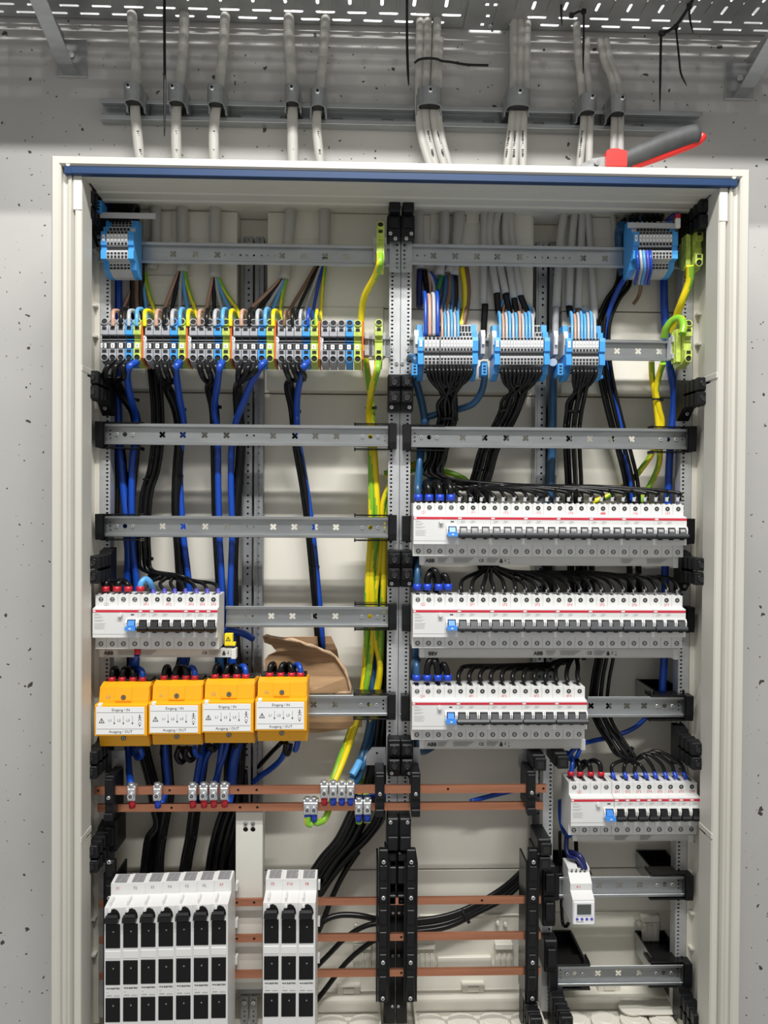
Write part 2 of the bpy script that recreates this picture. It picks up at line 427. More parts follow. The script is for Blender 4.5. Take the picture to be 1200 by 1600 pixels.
for (pa, pb) in ((495, 594), (645, 838), (868, 1045)):
    xa, xb = at(pa, 1560, .05).x, at(pb, 1560, .05).x
    b = MB()
    b.prism([(.092, FZ), (.092, FZ+.045), (.080, FZ+.045), (.078, FZ+.020), (.050, FZ+.020), (.048, FZ)], xa, xb)
    cpart('rear_ledge', b, ['shell'])
    b = MB(); mid = (xa+xb)/2
    b.box(mid-.02, mid+.02, .066, .080, FZ+.020, FZ+.034, .001); b.box(mid-.010, mid+.010, .064, .068, FZ+.022, FZ+.032, .001)
    cpart('latch_lug', b, ['shell'])
    n = max(2, int(round((xb-xa)/.055)))
    for k in range(n):
        cx = xa+(k+.5)*(xb-xa)/n; r = (xb-xa)/n*.47
        b = MB()
        for j, rr in enumerate((r, r*.78, r*.55)):
            b.cyl((cx, .012, FZ), (0, 0, 1), rr, .006+j*.002, 22, rr*.97)
        cpart('knockout', b, ['shell'])
    b = MB(); b.box(xa, xb, -.030, -.026, FZ, FZ+.014, .001)
    for k in range(n+1):
        cx = xa+k*(xb-xa)/n; b.cyl((cx, -.026, FZ+.001), (0, 0, 1), .008, .013, 12)
    b.box(xa, xa+.003, -.03, .05, FZ, FZ+.022); b.box(xb-.003, xb, -.03, .05, FZ, FZ+.022)
    cpart('floor_rib', b, ['shell'])
# cover flap lying on the floor of the right-hand bay
b = MB(); p = at(985, 1575, .03); b.cyl((p.x, .03, FZ+.012), (0, 0, 1), .02, .005, 16); b.box(p.x, p.x+.08, .012, .048, FZ+.012, FZ+.016, .001)
cpart('cover_flap', b, ['shell'])

# ------------------------------------------------------------------ perforated uprights
def post_mesh(W, Z0, Z1, cols, pitch, depth=0.022, r=0.0019, skip=None, matn='upright', alt=True):
    b = MB(); cx = cols[0]; hw = .0030; t = .0015
    for x0, x1 in ((0, cx-hw), (cx+hw, W)):
        if x1 > x0: b.box(x0, x1, 0, t, Z0, Z1)
    n = int((Z1-Z0)/pitch); z = Z1
    b.box(cx-hw, cx+hw, 0, t, Z0, Z1-n*pitch) if Z1-n*pitch > Z0+1e-5 else None
    for i in range(n):
        zc = Z1-(i+.5)*pitch; h = pitch/2
        if skip and skip(i): b.box(cx-hw, cx+hw, 0, t, zc-h, zc+h); continue
        rx = r*(1.35 if (alt and i % 2) else 1); rz = r*(.75 if (alt and i % 2) else 1)
        rx = min(rx, hw-.0002); v = len(b.v)
        sq = [(1, 0), (1, 1), (0, 1), (-1, 1), (-1, 0), (-1, -1), (0, -1), (1, -1)]
        for sx, sz in sq: b.v.append((cx+sx*hw, 0, zc+sz*h))
        for y in (0, t):
            for k in range(8): a = k*PI/4; b.v.append((cx+rx*math.cos(a), y, zc+rz*math.sin(a)))
        for k in range(8):
            j = (k+1) % 8; b.face([v+k, v+j, v+8+j, v+8+k]); b.face([v+8+k, v+8+j, v+16+j, v+16+k])
    b.box(0, .0015, t, depth, Z0, Z1); b.box(W-.0015, W, t, depth, Z0, Z1)
    b.mat(1).box(.001, W-.001, depth-.001, depth, Z0, Z1)
    return b.mesh('perforated_upright', [matn, 'hole'])
zt, zl = .056, -1.27
pm_l = post_mesh(.0175, zl, zt, [.0125], .0066)
pm_r = post_mesh(.0185, zl, zt, [.005], .0066)
YP = 0.012
for nm, x, me, lab in (('left', -.4955, pm_l, 'grey perforated steel upright along the left side of the cabinet'),
                       ('right', .4755, pm_r, 'grey perforated steel upright along the right side of the cabinet'),
                       ('cl', -.0185, pm_r, 'left half of the double perforated steel upright at mid cabinet'),
                       ('cr', .0010, pm_l, 'right half of the double perforated steel upright at mid cabinet')):
    one('perforated_upright', me, lab, 'upright', loc=(x, YP, 0))
# short upright right of the busbar bay
me = post_mesh(.017, -1.27, -.80, [.0125], .0068)
x = at(858, 1300, YP).x
one('perforated_upright', me, 'short perforated steel upright right of the copper busbar bay, under the third breaker row', 'upright', loc=(at(848, 1300, YP).x, YP, 0))
# rear uprights
skp = lambda i: i % 5 in (1,)
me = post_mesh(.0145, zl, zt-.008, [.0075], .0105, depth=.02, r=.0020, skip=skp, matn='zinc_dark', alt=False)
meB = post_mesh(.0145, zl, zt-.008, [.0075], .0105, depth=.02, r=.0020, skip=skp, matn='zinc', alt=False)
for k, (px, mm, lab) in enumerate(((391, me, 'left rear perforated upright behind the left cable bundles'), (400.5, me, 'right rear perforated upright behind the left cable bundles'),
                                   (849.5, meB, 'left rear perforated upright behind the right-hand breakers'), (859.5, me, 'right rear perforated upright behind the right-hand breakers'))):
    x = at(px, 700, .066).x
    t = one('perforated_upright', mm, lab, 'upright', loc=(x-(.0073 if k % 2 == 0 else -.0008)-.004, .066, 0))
for px, mm in ((383.5, 'zinc_dark'), (407, 'zinc_dark'), (838, 'zinc')):
    x = at(px, 700, .070).x
    b = MB(); b.box(x-.004, x+.004, .068, .090, zl, zt-.010, .0005); b.box(x-.004, x-.003, .062, .07, zl, zt-.01)
    one('support_channel', b.mesh('support_channel', [mm]), {383.5: 'narrow steel channel left of the left rear uprights', 407: 'narrow steel channel right of the left rear uprights', 838: 'narrow steel channel left of the right rear uprights'}[px], 'channel')

# ------------------------------------------------------------------ rails
def rail(pxl, pxr, py, marks=None, lab='', py2=None, Y=0.0, end=True, xs=None, ends=('L', 'R')):
    a, c = at(pxl, py, Y), at(pxr, py2 or py, Y); L = c.x-a.x; z = (a.z+c.z)/2
    t = thing('mounting_rail', lab, 'rail', ((a.x+c.x)/2, Y, z))
    holes = []; h = L/2
    scr = []
    if 'L' in ends: scr.append((-h, 1))
    if 'R' in ends: scr.append((h, -1))
    for e, s in scr:
        for dz in (-.0065, 0, .0065): holes.append(circ(e+s*.009, dz, .0017))
        holes.append(circ(e+s*.033, 0, .0038, 12))
    for x in (marks or []):
        X = at(x, py, Y+.0075).x-(a.x+c.x)/2; holes.append(cross_hole(X, 0, .0050))
    if xs:
        for x in xs:
            X = at(x, py, Y+.0075).x-(a.x+c.x)/2; holes.append(circ(X, 0, .0018))
    b = MB(); b.plate([(-h, -.0125), (h, -.0125), (h, .0125), (-h, .0125)], holes, .001, org=(0, .0065, 0))
    for s in (-1, 1):
        b.box(-h, h, .0003, .0075, s*.0125-.0005, s*.0125+.0005)
        b.box(-h, h, -.0011, .0006, s*.0122, s*.0175, .0008)
    part('rail_profile', b.mesh('rail_profile', ['zinc']), t)
    for e, s in scr:
        for dx in (.020, .046):
            sb = MB(); screw(sb, (e+s*dx, .0065, 0), .0034); part('screw', sb.mesh('screw', ['zinc_bright', 'hole']), t)
    return t
def screw(b, c, r, ax=(0, -1, 0)):
    b.mat(0).cyl(c, ax, r, .0022, 12, r*.8)
    c2 = Vector(c)+Vector(ax)*.0022
    b.mat(1); e = r*.5
    if abs(ax[1]) > .5:
        b.box(c2.x-e, c2.x+e, c2.y-.0003, c2.y+.0002, c2.z-r*.1, c2.z+r*.1); b.box(c2.x-r*.1, c2.x+r*.1, c2.y-.0003, c2.y+.0002, c2.z-e, c2.z+e)
    b.mat(0)
rail(153, 610, 395.5, [271, 306, 340, 441, 475, 508, 541], 'top left mounting rail between the blue terminal group and the green-yellow terminal', 398, xs=[352, 363, 376, 386, 397, 409, 419, 430], ends=())
rail(640, 1089, 398.5, [677, 711, 745, 777, 812, 911, 945], 'top right mounting rail ending at the blue terminal group', 403, xs=[652, 664, 824, 836, 847, 856, 868, 880, 890], ends=())
rail(166, 610, 538, [567], 'second mounting rail on the left, carrying six grey terminal groups', 541.5, ends=())
rail(640, 1075, 544, [964, 997, 1030], 'second mounting rail on the right, carrying three blue and grey terminal groups', 547.5, ends=())
rail(161.5, 610, 678.8, [254, 286, 320, 354, 427, 461, 493, 526], 'empty upper mounting rail on the left, below the black wire bundles', 681, xs=[386, 397])
rail(640, 1077, 683, [723, 757, 791, 821, 889, 922, 955, 987], 'empty mounting rail on the right between the blue terminals and top breaker row', 686, xs=[848, 860])
rail(161.5, 609.5, 822.5, [254, 287, 321, 354, 427, 460, 492, 525], 'empty lower mounting rail on the left, above the single left breaker row', 824, xs=[386, 397])
rail(352, 609, 963.5, [424, 457, 491, 524], 'mounting rail stub right of the left breaker row', 963.8, xs=[384, 395], ends=('R',))
rail(472, 607.5, 1103, [490, 524], 'mounting rail stub right of the yellow protection blocks', 1102, ends=('R',))
rail(918, 1071, 1104, [923, 951, 979, 1006], 'mounting rail stub right of the third right-hand breaker row', 1105, ends=('R',))
rail(871, 1071, 1385.5, [935, 967, 999], 'lower right mounting rail carrying the white time switch', 1385.5, ends=('R',))
rail(869, 1069.5, 1526, [934, 966, 999], 'bottom right mounting rail, empty', 1522.5)

# black rail end holders
def endholder(px, py, lab, s=1, arm=True, w=12, big=False):
    p = at(px, py, -.004); t = thing('rail_holder', lab, 'holder', p)
    b = MB(); b.prism([(-.006, .021), (.030, .021), (.030, -.021), (-.004, -.021), (-.006, -.010)], -.006, .006)
    part('body', b.mesh('body', ['blackpl']), t)
    b = MB(); b.prism([(-.002, -.018), (-.002, .018), (.004, .020), (.006, -.020)], s*.006, s*.008)
    part('cheek', b.mesh('cheek', ['blackgloss']), t)
    if arm:
        for zz, nm in ((.020, 'upper_arm'), (-.0215, 'lower_arm')):
            b = MB(); x0, x1 = (0, s*(.064 if not big else .058))
            b.box(x0, x1, .001, .030, zz-.001, zz+.0012, .0005); b.box(x1-s*.002, x1, .006, .030, zz-.003, zz+.003, .0005)
            part(nm, b.mesh('arm', ['blackgloss']), t)
for i, (px, py, s, nm) in enumerate(((156, 679, 1, 'left end of the upper empty rail on the left'), (156, 823, 1, 'left end of the lower empty rail on the left'),
        (614, 681.5, -1, 'right end of the upper empty rail on the left'), (614, 824.5, -1, 'right end of the lower empty rail on the left'), (614, 964, -1, 'right end of the rail beside the left breaker row'), (612.5, 1104, -1, 'right end of the rail beside the yellow blocks'),
        (635, 683, 1, 'left end of the empty rail on the right'), (634, 826, 1, 'left end of the top right breaker row'), (634, 966, 1, 'left end of the middle right breaker row'), (632.5, 1106, 1, 'left end of the lower right breaker row'),
        (1081, 686, -1, 'right end of the empty rail on the right'), (1078, 830, -1, 'right end of the top right breaker row'), (1078, 968, -1, 'right end of the middle right breaker row'), (1076, 1106, -1, 'right end of the rail beside the third right-hand breaker row'),
        (1076, 1386, -1, 'right end of the rail with the time switch'), (1074, 1523, -1, 'right end of the bottom right rail'), (866, 1386, 1, 'left end of the rail with the time switch'), (864, 1528, 1, 'left end of the bottom right rail'))):
    endholder(px, py, 'black plastic holder at the '+nm, s)
# deep black trough brackets seen on the lower right rails
for px, py, s, nm in ((1046, 1372, -1, 'upper right, behind the rail of the time switch'), (1044, 1506, -1, 'lower right, behind the bottom rail'), (888, 1506, 1, 'lower left, behind the bottom rail'), (1046, 1088, -1, 'behind the rail beside the third breaker row'), (878, 1372, 1, 'behind the white time switch')):
    p = at(px, py, .006); t = thing('support_bracket', 'black trough-shaped bracket '+nm, 'bracket', p)
    b = MB(); b.box(-.027, .027, .002, .084, -.010, -.006, .0005); b.box(-s*.027, -s*.024, .002, .084, -.010, .010, .0005); b.box(s*.027, s*.024, .002, .084, -.010, .010, .0005)
    b.box(-.027, .027, .080, .084, -.010, .010); part('trough', b.mesh('trough', ['blackgloss']), t)
    b = MB(); b.box(s*.0275, s*.0285, .004, .08, -.022, .010); part('side_web', b.mesh('side_web', ['zinc']), t)
# ------------------------------------------------------------------ black spacer blocks joining frame and collar
def spacer(px, py, side, lab, k=1.0, tilt=0.0):
    # rear end at the upright (Y~0.01), front at the collar
    p = at(px, py, -.070); t = thing('spacer_bracket', lab, 'bracket', p)
    for j, dz in enumerate((.011, -.012)):
        b = MB(); x = 0.0
        b.box(-.010, .010, 0, .012, dz-.010, dz+.010, .0015)
        b.box(-.009, .009, .012, .078, dz-.009, dz+.009, .001)
        for q in range(3): b.box(-.0105, .0105, .018+q*.016, .026+q*.016, dz-.0095, dz+.0095, .0008)
        part('arm', b.mesh('spacer_arm', ['blackpl']), t)
        b = MB(); b.mat(0).ringz((0, .0005, dz), (0, -1, 0), .0062, .0045, .001, 12); b.mat(1).cyl((0, .0003, dz), (0, -1, 0), .0045, .0005, 12)
        part('bore', b.mesh('spacer_bore', ['blackgloss', 'hole']), t)
    b = MB(); b.prism([(.050, -.016), (.080, -.040), (.084, -.040), (.084, .030), (.060, .024)], -.010, .010); part('foot', b.mesh('spacer_foot', ['blackpl']), t)
    b = MB(); screw(b, (0, .062, -.030), .0032); part('screw', b.mesh('screw', ['zinc_bright', 'hole']), t)
for px, py, lab in ((143, 600, 'left side below the first terminal row'), (145, 890, 'left side above the left breaker row'), (141, 1196, 'left side below the yellow blocks'), (142, 1343, 'left side beside the lower busbars'), (133, 318, 'top left corner of the cabinet'),
                    (1100, 610, 'right side below the green-yellow terminal'), (1096, 893, 'right side between the first two breaker rows'), (1091, 1182, 'right side above the lower right breaker row'), (1104, 332, 'top right corner of the cabinet')):
    spacer(px, py, 0, 'black plastic spacer bracket on the '+lab if 'side' in lab else 'black plastic spacer bracket in the '+lab)
for px, py, lab in ((1094, 1606, 'right side at the bottom of the lower right bay'), (886, 1610, 'left side at the bottom of the lower right bay'), (838, 1612, 'side below the right carrier post')): spacer(px, py, 0, 'black plastic spacer bracket on the '+lab)
def cspacer(py, lab, dy=0):
    for px, h in ((616.5, 'left'), (636.5, 'right')):
        p = at(px, py, -.030); t = thing('spacer_block', f'{h} black plastic block on the centre upright {lab}', 'block', p)
        for j, dz in enumerate((.013, -.012)):
            b = MB(); b.box(-.0095, .0095, 0, .042, dz-.0095, dz+.0095, .002); part('arm', b.mesh('block_arm', ['blackpl']), t)
            b = MB(); b.ringz((0, .0005, dz), (0, -1, 0), .0068, .005, .0012, 12); b.mat(1).cyl((0, .0003, dz), (0, -1, 0), .005, .0005, 12)
            part('bore', b.mesh('block_bore', ['blackgloss', 'hole']), t)
        b = MB(); b.box(-.0105, .0105, .012, .042, -.034, .026, .0015); part('foot', b.mesh('block_foot', ['blackpl']), t)
        b = MB(); screw(b, (-.004 if h == 'left' else .004, .012, -.028), .0034); part('screw', b.mesh('screw', ['zinc_bright', 'hole']), t)
for py, lab in ((608, 'below the second rail'), (886, 'above the rail of the left breaker row'), (1185, 'above the upper copper bars')): cspacer(py, lab)
for px, h in ((616, 'left'), (637, 'right')):
    p = at(px, 345, -.020); t = thing('spacer_block', f'{h} tall black plastic block at the head of the centre upright', 'block', p)
    b = MB(); b.box(-.0115, .0115, 0, .032, -.028, .010, .002); b.box(-.009, .009, -.02, .03, .008, .034, .002); b.box(-.008, .008, -.004, .01, -.012, .006, .001)
    part('body', b.mesh('block_body', ['blackpl']), t)
    for dx, dz in ((-.006 if h == 'left' else .006, -.021), (.002 if h == 'left' else -.002, -.029)):
        b = MB(); screw(b, (dx, .000, dz), .0034); part('screw', b.mesh('screw', ['zinc_bright', 'hole']), t)
# screws and splice plates on the centre upright
b0 = MB(); screw(b0, (0, 0, 0), .0036); scm = b0.mesh('screw', ['zinc_bright', 'hole'])
for px, py, lab in ((614, 398, 'left of the centre upright on the top rail'), (641, 398, 'right of the centre upright on the top rail'), (611.5, 546, 'left of the centre upright on the second rail'), (637.5, 547, 'right of the centre upright on the second rail'),
                    (621, 383, 'left, high on the centre splice plate'), (631, 383, 'right, high on the centre splice plate'), (619.5, 568, 'left of the pair below the second rail'), (628.5, 568, 'right of the pair below the second rail'),
                    (619, 662, 'left of the pair above the empty rails'), (628, 662, 'right of the pair above the empty rails'), (618, 845, 'left of the pair below the lower empty rail'), (627, 845, 'right of the pair below the lower empty rail'),
                    (616, 1118, 'left of the pair below the rail of yellow blocks'), (626, 1118, 'right of the pair below the rail of yellow blocks'), (163, 563, 'left upright under the first terminal row'), (1071, 573, 'right upright under the green-yellow terminal')):
    one('pan_head_screw', scm, 'small zinc screw '+lab, 'screw', loc=at(px, py, -.0008) if 'rail' in lab and 'on the' in lab else at(px, py, YP-.0003))
b = MB(); p = at(626, 402, .0)
for s in (-1, 1):
    b.plate([(s*.0008, -.026), (s*.0185, -.026), (s*.0185, .028), (s*.0008, .028)][::s], [circ(s*.006, z, .0022) for z in (-.018, -.011, -.004, .003, .010, .019)], .0012, org=(p.x, -.0035, p.z))
one('splice_plate', b.mesh('splice_plate', ['zinc']), 'perforated steel plate joining the two top rails at the centre upright', 'plate')

# ------------------------------------------------------------------ large spring terminals (first row, left)
def spring_terminal(color, w=.0124, dark='hole', wired=(True, True)):
    h = w/2-.00015
    b = MB(); b.mat(0).prism([(-.010, .0375), (-.024, .0375), (-.041, .0300), (-.043, .0190), (-.043, .0100), (-.035, .0090), (-.035, -.0010), (-.038, -.0015), (-.038, -.0120), (-.043, -.0125), (-.042, -.0270), (-.030, -.0335), (-.018, -.0350), (-.002, -.0370), (.004, -.030), (.006, 0), (.004, .030)], -h, h)
    b.box(-h, h, -.0375, -.034, .0025, .0032)
    for z in (.0295, -.0262):        # collar round each conductor entry
        b.mat(0).ringz((0, -.0395, z), (0, -.96, .28 if z > 0 else -.1), .0058, .0047, .0042, 14)
        b.mat(1).cyl((0, -.0390, z), (0, -1, .28 if z > 0 else -.1), .0048, .0035, 14)
    for z in (.0195, -.0160):
        b.mat(1).box(-.0033, .0033, -.0434, -.042, z-.0023, z+.0023)
    if color != 'tgreen':  # near-black bands paint the shade of the marker recess
        b.mat(1).box(-h+.0003, h-.0003, -.0356, -.034, .0050, .0088); b.box(-h+.0003, h-.0003, -.0356, -.034, .0002, .0040)
        b.mat(1).box(-h+.0002, h-.0002, -.0383, -.037, -.0118, -.0018)
    return b.mesh('terminal_body', [color, dark])
TB = {'grey': spring_terminal('tgrey'), 'blue': spring_terminal('tblue'), 'pe': spring_terminal('tgreen')}
b = MB(); b.box(-.0030, .0030, -.0392, -.0375, -.0105, -.0030, .0004); b.mat(1)
b.box(-.0012, .0012, -.0394, -.0391, -.0085, -.0050); mk = b.mesh('marker', ['label', 'print'])
b = MB(); b.box(-.0024, .0024, -.040, .004, -.026, .010, .0006); b.box(-.0024, .0024, -.028, .004, .010, .016, .0006)
clampm = b.mesh('end_clamp', ['tgrey_light'])
b = MB(); b.prism([(-.012, .0370), (-.030, .0370), (-.0435, .0300), (-.0430, -.0270), (-.030, -.034), (.002, -.0370), (.006, .0)], -.0013, .0013); endp = b.mesh('end_plate', ['orange'])
setx = [170.5, 238, 304.5, 371, 438, 503.5]; names = ['first', 'second', 'third', 'fourth', 'fifth', 'sixth (unwired)']
TERMX = {}
for i, px0 in enumerate(setx):
    for k, kind in enumerate(('grey', 'grey', 'grey', 'blue', 'pe')):
        px = px0+6.2+k*12.35; p = at(px, 541.0+i*.5, 0.0)
        nm = {'grey': 'feed_through_terminal', 'blue': 'neutral_terminal', 'pe': 'earth_terminal'}[kind]
        cl = {'grey': ORD[k]+' grey', 'blue': 'blue', 'pe': 'green-yellow'}[kind]
        t = thing(nm, f'{cl} spring terminal in the {names[i]} group from the left', 'terminal', (p.x, 0, p.z), 'spring terminals of the left terminal row')
        part('body', TB[kind], t)
        part('marker', mk, t, (-.001, 0, 0))
        if kind == 'grey' and k == 0: part('marker', mk, t, (-.0065+.0025, 0, 0))
        TERMX[i, k] = px
    p = at(px0+63.2, 541+i*.5, 0.0)
    one('end_plate', endp, f'orange end plate closing the {names[i]} terminal group from the left', 'plate', 'orange end plates', loc=(p.x, 0, p.z))
    if i < 5:
        p = at(px0+66.2, 542+i*.5, 0)
        t = thing('end_clamp', f'light grey end clamp right of the {names[i]} terminal group', 'clamp', (p.x, 0, p.z), 'grey end clamps in the left terminal row')
        part('body', clampm, t); part('marker', mk, t, (0, -.001, .012))
def block_clamp(px, py, lab, w=.009, Y=0.0):
    p = at(px, py, Y); t = thing('end_clamp', lab, 'clamp', p)
    b = MB(); h = w/2
    b.box(-h, h, -.012, .004, -.019, .019, .0008); b.box(-h, h, -.020, -.011, .008, .019, .0008); b.box(-h, h, -.020, -.011, -.019, -.010, .0008)
    part('body', b.mesh('clamp_body', ['tgrey_light']), t)
block_clamp(573, 541, 'grey end clamp right of the unwired terminal group', .008)
block_clamp(584, 542, 'grey end clamp left of the single green-yellow terminal on the second rail', .006)
block_clamp(599, 542, 'grey end clamp right of the single green-yellow terminal on the second rail', .006)
block_clamp(586.5, 394, 'grey end clamp left of the green-yellow terminal on the top rail', .006)
block_clamp(600.5, 394, 'grey end clamp right of the green-yellow terminal on the top rail', .006)
for px, py, lab in ((591, 542.5, 'single green-yellow earth terminal on the second rail, left of the centre upright'), (593.5, 394.5, 'single green-yellow earth terminal on the top rail, left of the centre upright')):
    p = at(px, py, 0); t = thing('earth_terminal', lab, 'terminal', p); part('body', TB['pe'], t)
# green-yellow terminals at the right edge
for px, py, lab, w in ((1075, 398, 'single green-yellow earth terminal at the right end of the top rail', .014), (1059, 543, 'green-yellow earth terminal at the right end of the second rail', .012)):
    p = at(px, py, 0); t = thing('earth_terminal', lab, 'terminal', p); part('body', TB['pe'], t)
    b = MB(); b.box(-w/2-.007, -w/2, -.012, .004, -.020, .018, .001); b.box(w/2-.001, w/2+.004, -.012, .004, -.016, .014, .001)
    for q in range(3): b.box(-w/2-.009, -w/2-.001, -.030+q*.008, -.026+q*.008, -.030, .024, .0008)
    part('side_frame', b.mesh('side_frame', ['tgreen']), t)
block_clamp(1065.5, 400, 'grey end clamp left of the top right green-yellow terminal', .007)
block_clamp(1048, 546, 'grey end clamp left of the green-yellow terminal on the second rail, right side', .010)

# ------------------------------------------------------------------ slim multi-level terminals
def slim_terminal(color, w, ladder=True):
    h = w/2-.00012
    b = MB(); b.mat(0).prism([(.004, .044), (-.012, .044), (-.018, .043), (-.020, .030), (-.030, .029), (-.031, .019), (-.0415, .018), (-.043, .012), (-.043, -.004), (-.040, -.005), (-.040, -.012), (-.043, -.0125), (-.043, -.0255), (-.030, -.027), (-.027, -.0385), (-.010, -.046), (.004, -.046)], -h, h)
    if ladder:
        e = h*.70
        b.mat(1)
        b.box(-e, e, -.0206, -.019, .0365, .0405); b.box(-e, e, -.0206, -.019, .0310, .0350)
        b.box(-e, e, -.0313, -.029, .0225, .0270)
        b.box(-e, e, -.0434, -.041, .0140, .0172)
        b.box(-e, e, -.0434, -.041, -.0040, .0000)
        b.box(-h, h, -.0404, -.039, -.0110, -.0065)
        b.box(-e, e, -.0434, -.041, -.0190, -.0155); b.box(-e, e, -.0434, -.041, -.0248, -.0205)
        b.box(-e, e, -.0292, -.026, -.0325, -.0290)
        b.box(-e, e, -.0285, -.024, -.0375, -.0345)
    return b.mesh('slim_terminal_body', [color, 'hole'])
SL = {}
def slim(color, w):
    k = (color, round(w, 5))
    if k not in SL: SL[k] = slim_terminal(color, w, color != 'tblue')
    return SL[k]
b = MB(); b.box(-.00215, .00215, -.0440, -.0425, .0020, .0125, .0003); b.mat(1).box(-.0008, .0008, -.0442, -.0439, .0055, .0085); mks = b.mesh('marker', ['label', 'print'])
def slim_block(pxs, py, where, grp):
    # pxs: list of (px centre, width px, kind)
    ng = 0; nb = 0; out = []
    for px, wpx, kind in pxs:
        p = at(px, py, -.03); w = wpx/985.0
        c = 'tblue' if kind == 'b' else 'tgrey_light'
        if kind == 'b':
            lab = f'{("left", "right")[min(nb, 1)]} blue supply terminal of the slim terminal block {where}'; nb += 1; nm = 'supply_terminal'
        else:
            lab = f'{ORD[ng]} slim grey terminal from the left, block {where}'; ng += 1; nm = 'slim_terminal'
        t = thing(nm, lab, 'terminal', (p.x, 0, p.z), grp)
        part('body', slim(c, w), t)
        if kind != 'b' or nb == 1: part('marker', mks, t)
        out.append(p)
    return out
def pitch_list(x0, n, w, kind='g'): return [(x0+(i+.5)*w, w, kind) for i in range(n)]
B1 = [(656.5, 9, 'b')]+pitch_list(661.5, 4, 6.1)+pitch_list(687, 10, 5.0)+[(741, 9, 'b')]
B2 = [(775, 8.5, 'b')]+pitch_list(779.5, 13, 5.15)+[(852, 9, 'b')]
B3 = [(886, 9, 'b')]+pitch_list(891, 8, 5.1)+[(937.5, 9, 'b')]
slim_block(B1, 546.5, 'beside the centre upright, second rail', 'slim terminals on the second rail')
slim_block(B2, 547, 'mid second rail', 'slim terminals on the second rail')
slim_block(B3, 548, 'furthest right on the second rail', 'slim terminals on the second rail')
BT = [(166, 9, 'b')]+pitch_list(170.5, 6, 5.5)+[(208, 9, 'b')]
slim_block(BT, 383, 'in the top left corner', 'slim terminals in the top left corner')
BR = [(989.5, 9, 'b')]+pitch_list(994, 10, 5.15)+[(1050, 9, 'b')]
slim_block(BR, 383.5, 'in the top right corner', 'slim terminals in the top right corner')
def side_plate(px, py, lab):
    p = at(px, py, 0); t = thing('end_clamp', lab, 'clamp', p)
    b = MB(); b.prism([(.004, .020), (-.030, .020), (-.034, .010), (-.030, -.018), (.004, -.022)], -.0035, .0035); part('body', b.mesh('clamp_body', ['tgrey_light']), t)
    b = MB(); b.box(-.002, .002, -.036, -.033, -.004, .010, .0004); part('marker', b.mesh('clamp_marker', ['label']), t)
for px, py, lab in ((648.5, 541, 'grey end clamp at the left of the slim block beside the centre upright'), (767, 542, 'grey end clamp at the left of the middle slim block'), (876, 543, 'grey end clamp at the left of the third slim block'), (750, 541, 'grey end clamp right of the slim block beside the centre upright'), (861, 542, 'grey end clamp right of the middle slim block'),
                    (216.5, 386, 'grey end clamp right of the top left slim block'), (980, 386, 'grey end clamp left of the top right slim block')): side_plate(px, py, lab)
# small blue tap connectors with ferruled wire
for px, py, lab in ((648, 577, 'small blue tap connector at the lower left of the slim block beside the centre upright'), (757, 577, 'small blue tap connector between the first two slim blocks'), (876, 577, 'small blue tap connector left of the third slim block'), (153.5, 322, 'small blue tap connector above the top left slim block')):
    p = at(px, py, -.04); t = thing('tap_connector', lab, 'connector', p)
    b = MB(); b.mat(0).box(-.0045, .0045, 0, .030, -.0095, .0095, .0008); b.mat(1)
    for z in (.005, 0, -.005): b.box(-.0022, .0022, -.0004, .001, z-.0013, z+.0013)
    part('body', b.mesh('tap_body', ['tblue', 'hole']), t)
for (xa, xb, py, lab) in ((661, 735, 584, 'grey neutral bar under the slim block beside the centre upright'), (780, 846, 584.5, 'grey neutral bar under the middle slim block'), (892, 936, 585, 'grey neutral bar under the third slim block'), (145, 243, 335.5, 'grey neutral bar above the top left slim block'), (981, 1058, 351.5, 'grey neutral bar above the top right slim block')):
    Y = -.010 if py > 400 else -.034
    p0, p1 = at(xa, py, Y), at(xb, py, Y); t = thing('neutral_bar', lab, 'bar', ((p0.x+p1.x)/2, Y, p0.z)); L = p1.x-p0.x
    b = MB(); b.box(-L/2, L/2, 0, .003, -.0045, .0045, .0006); part('bar', b.mesh('bar', ['tgrey_light']), t)
    if py > 400:
        for s in (-1, 1):
            b = MB(); b.box(s*L/2-.006, s*L/2+.006, -.004, .008, -.007, -.001, .0008); part('bar_foot', b.mesh('bar_foot', ['tblue']), t)
# red-capped white sleeve beside the top right block
p = at(1060, 348, -.04); t = thing('end_sleeve', 'small white sleeve with red cap right of the top right slim block', 'sleeve', p)
b = MB(); b.box(-.004, .004, 0, .006, -.008, .008, .001); part('sleeve', b.mesh('sleeve', ['label']), t)
b = MB(); b.box(-.0042, .0042, 0, .006, .008, .015, .001); part('cap', b.mesh('cap', ['ferrule_red']), t)

# ------------------------------------------------------------------ breakers
P = .01755
PROF = [(.004, .0425), (-.042, .0425), (-.042, .0245), (-.055, .0222), (-.055, -.0225), (-.042, -.0235), (-.042, -.0425), (.004, -.0425)]
def housing(n):
    h = n*P/2-.00012; b = MB(); b.mat(0).prism(PROF, -h, h)
    b.mat(1)
    for k in range(n+1):
        x = -n*P/2+k*P
        if 0 < k < n: b.box(x-.00016, x+.00016, -.04225, -.0415, .0247, .0420); b.box(x-.00016, x+.00016, -.04225, -.0415, -.042, -.0240)
    b.mat(0)
    for k in range(n):          # little teeth on the top edge
        x = -n*P/2+(k+.5)*P
        for s in (-1, 1): b.box(x+s*.0045-.0012, x+s*.0045+.0012, -.040, -.030, .0425, .0440)
    b.mat(2)
    for k in range(n):
        x = -n*P/2+(k+.5)*P; b.box(x-.0042, x+.0042, -.034, -.012, .0426, .0431)
    return b.mesh('breaker_housing', ['mcb', 'print', 'greytoggle'])
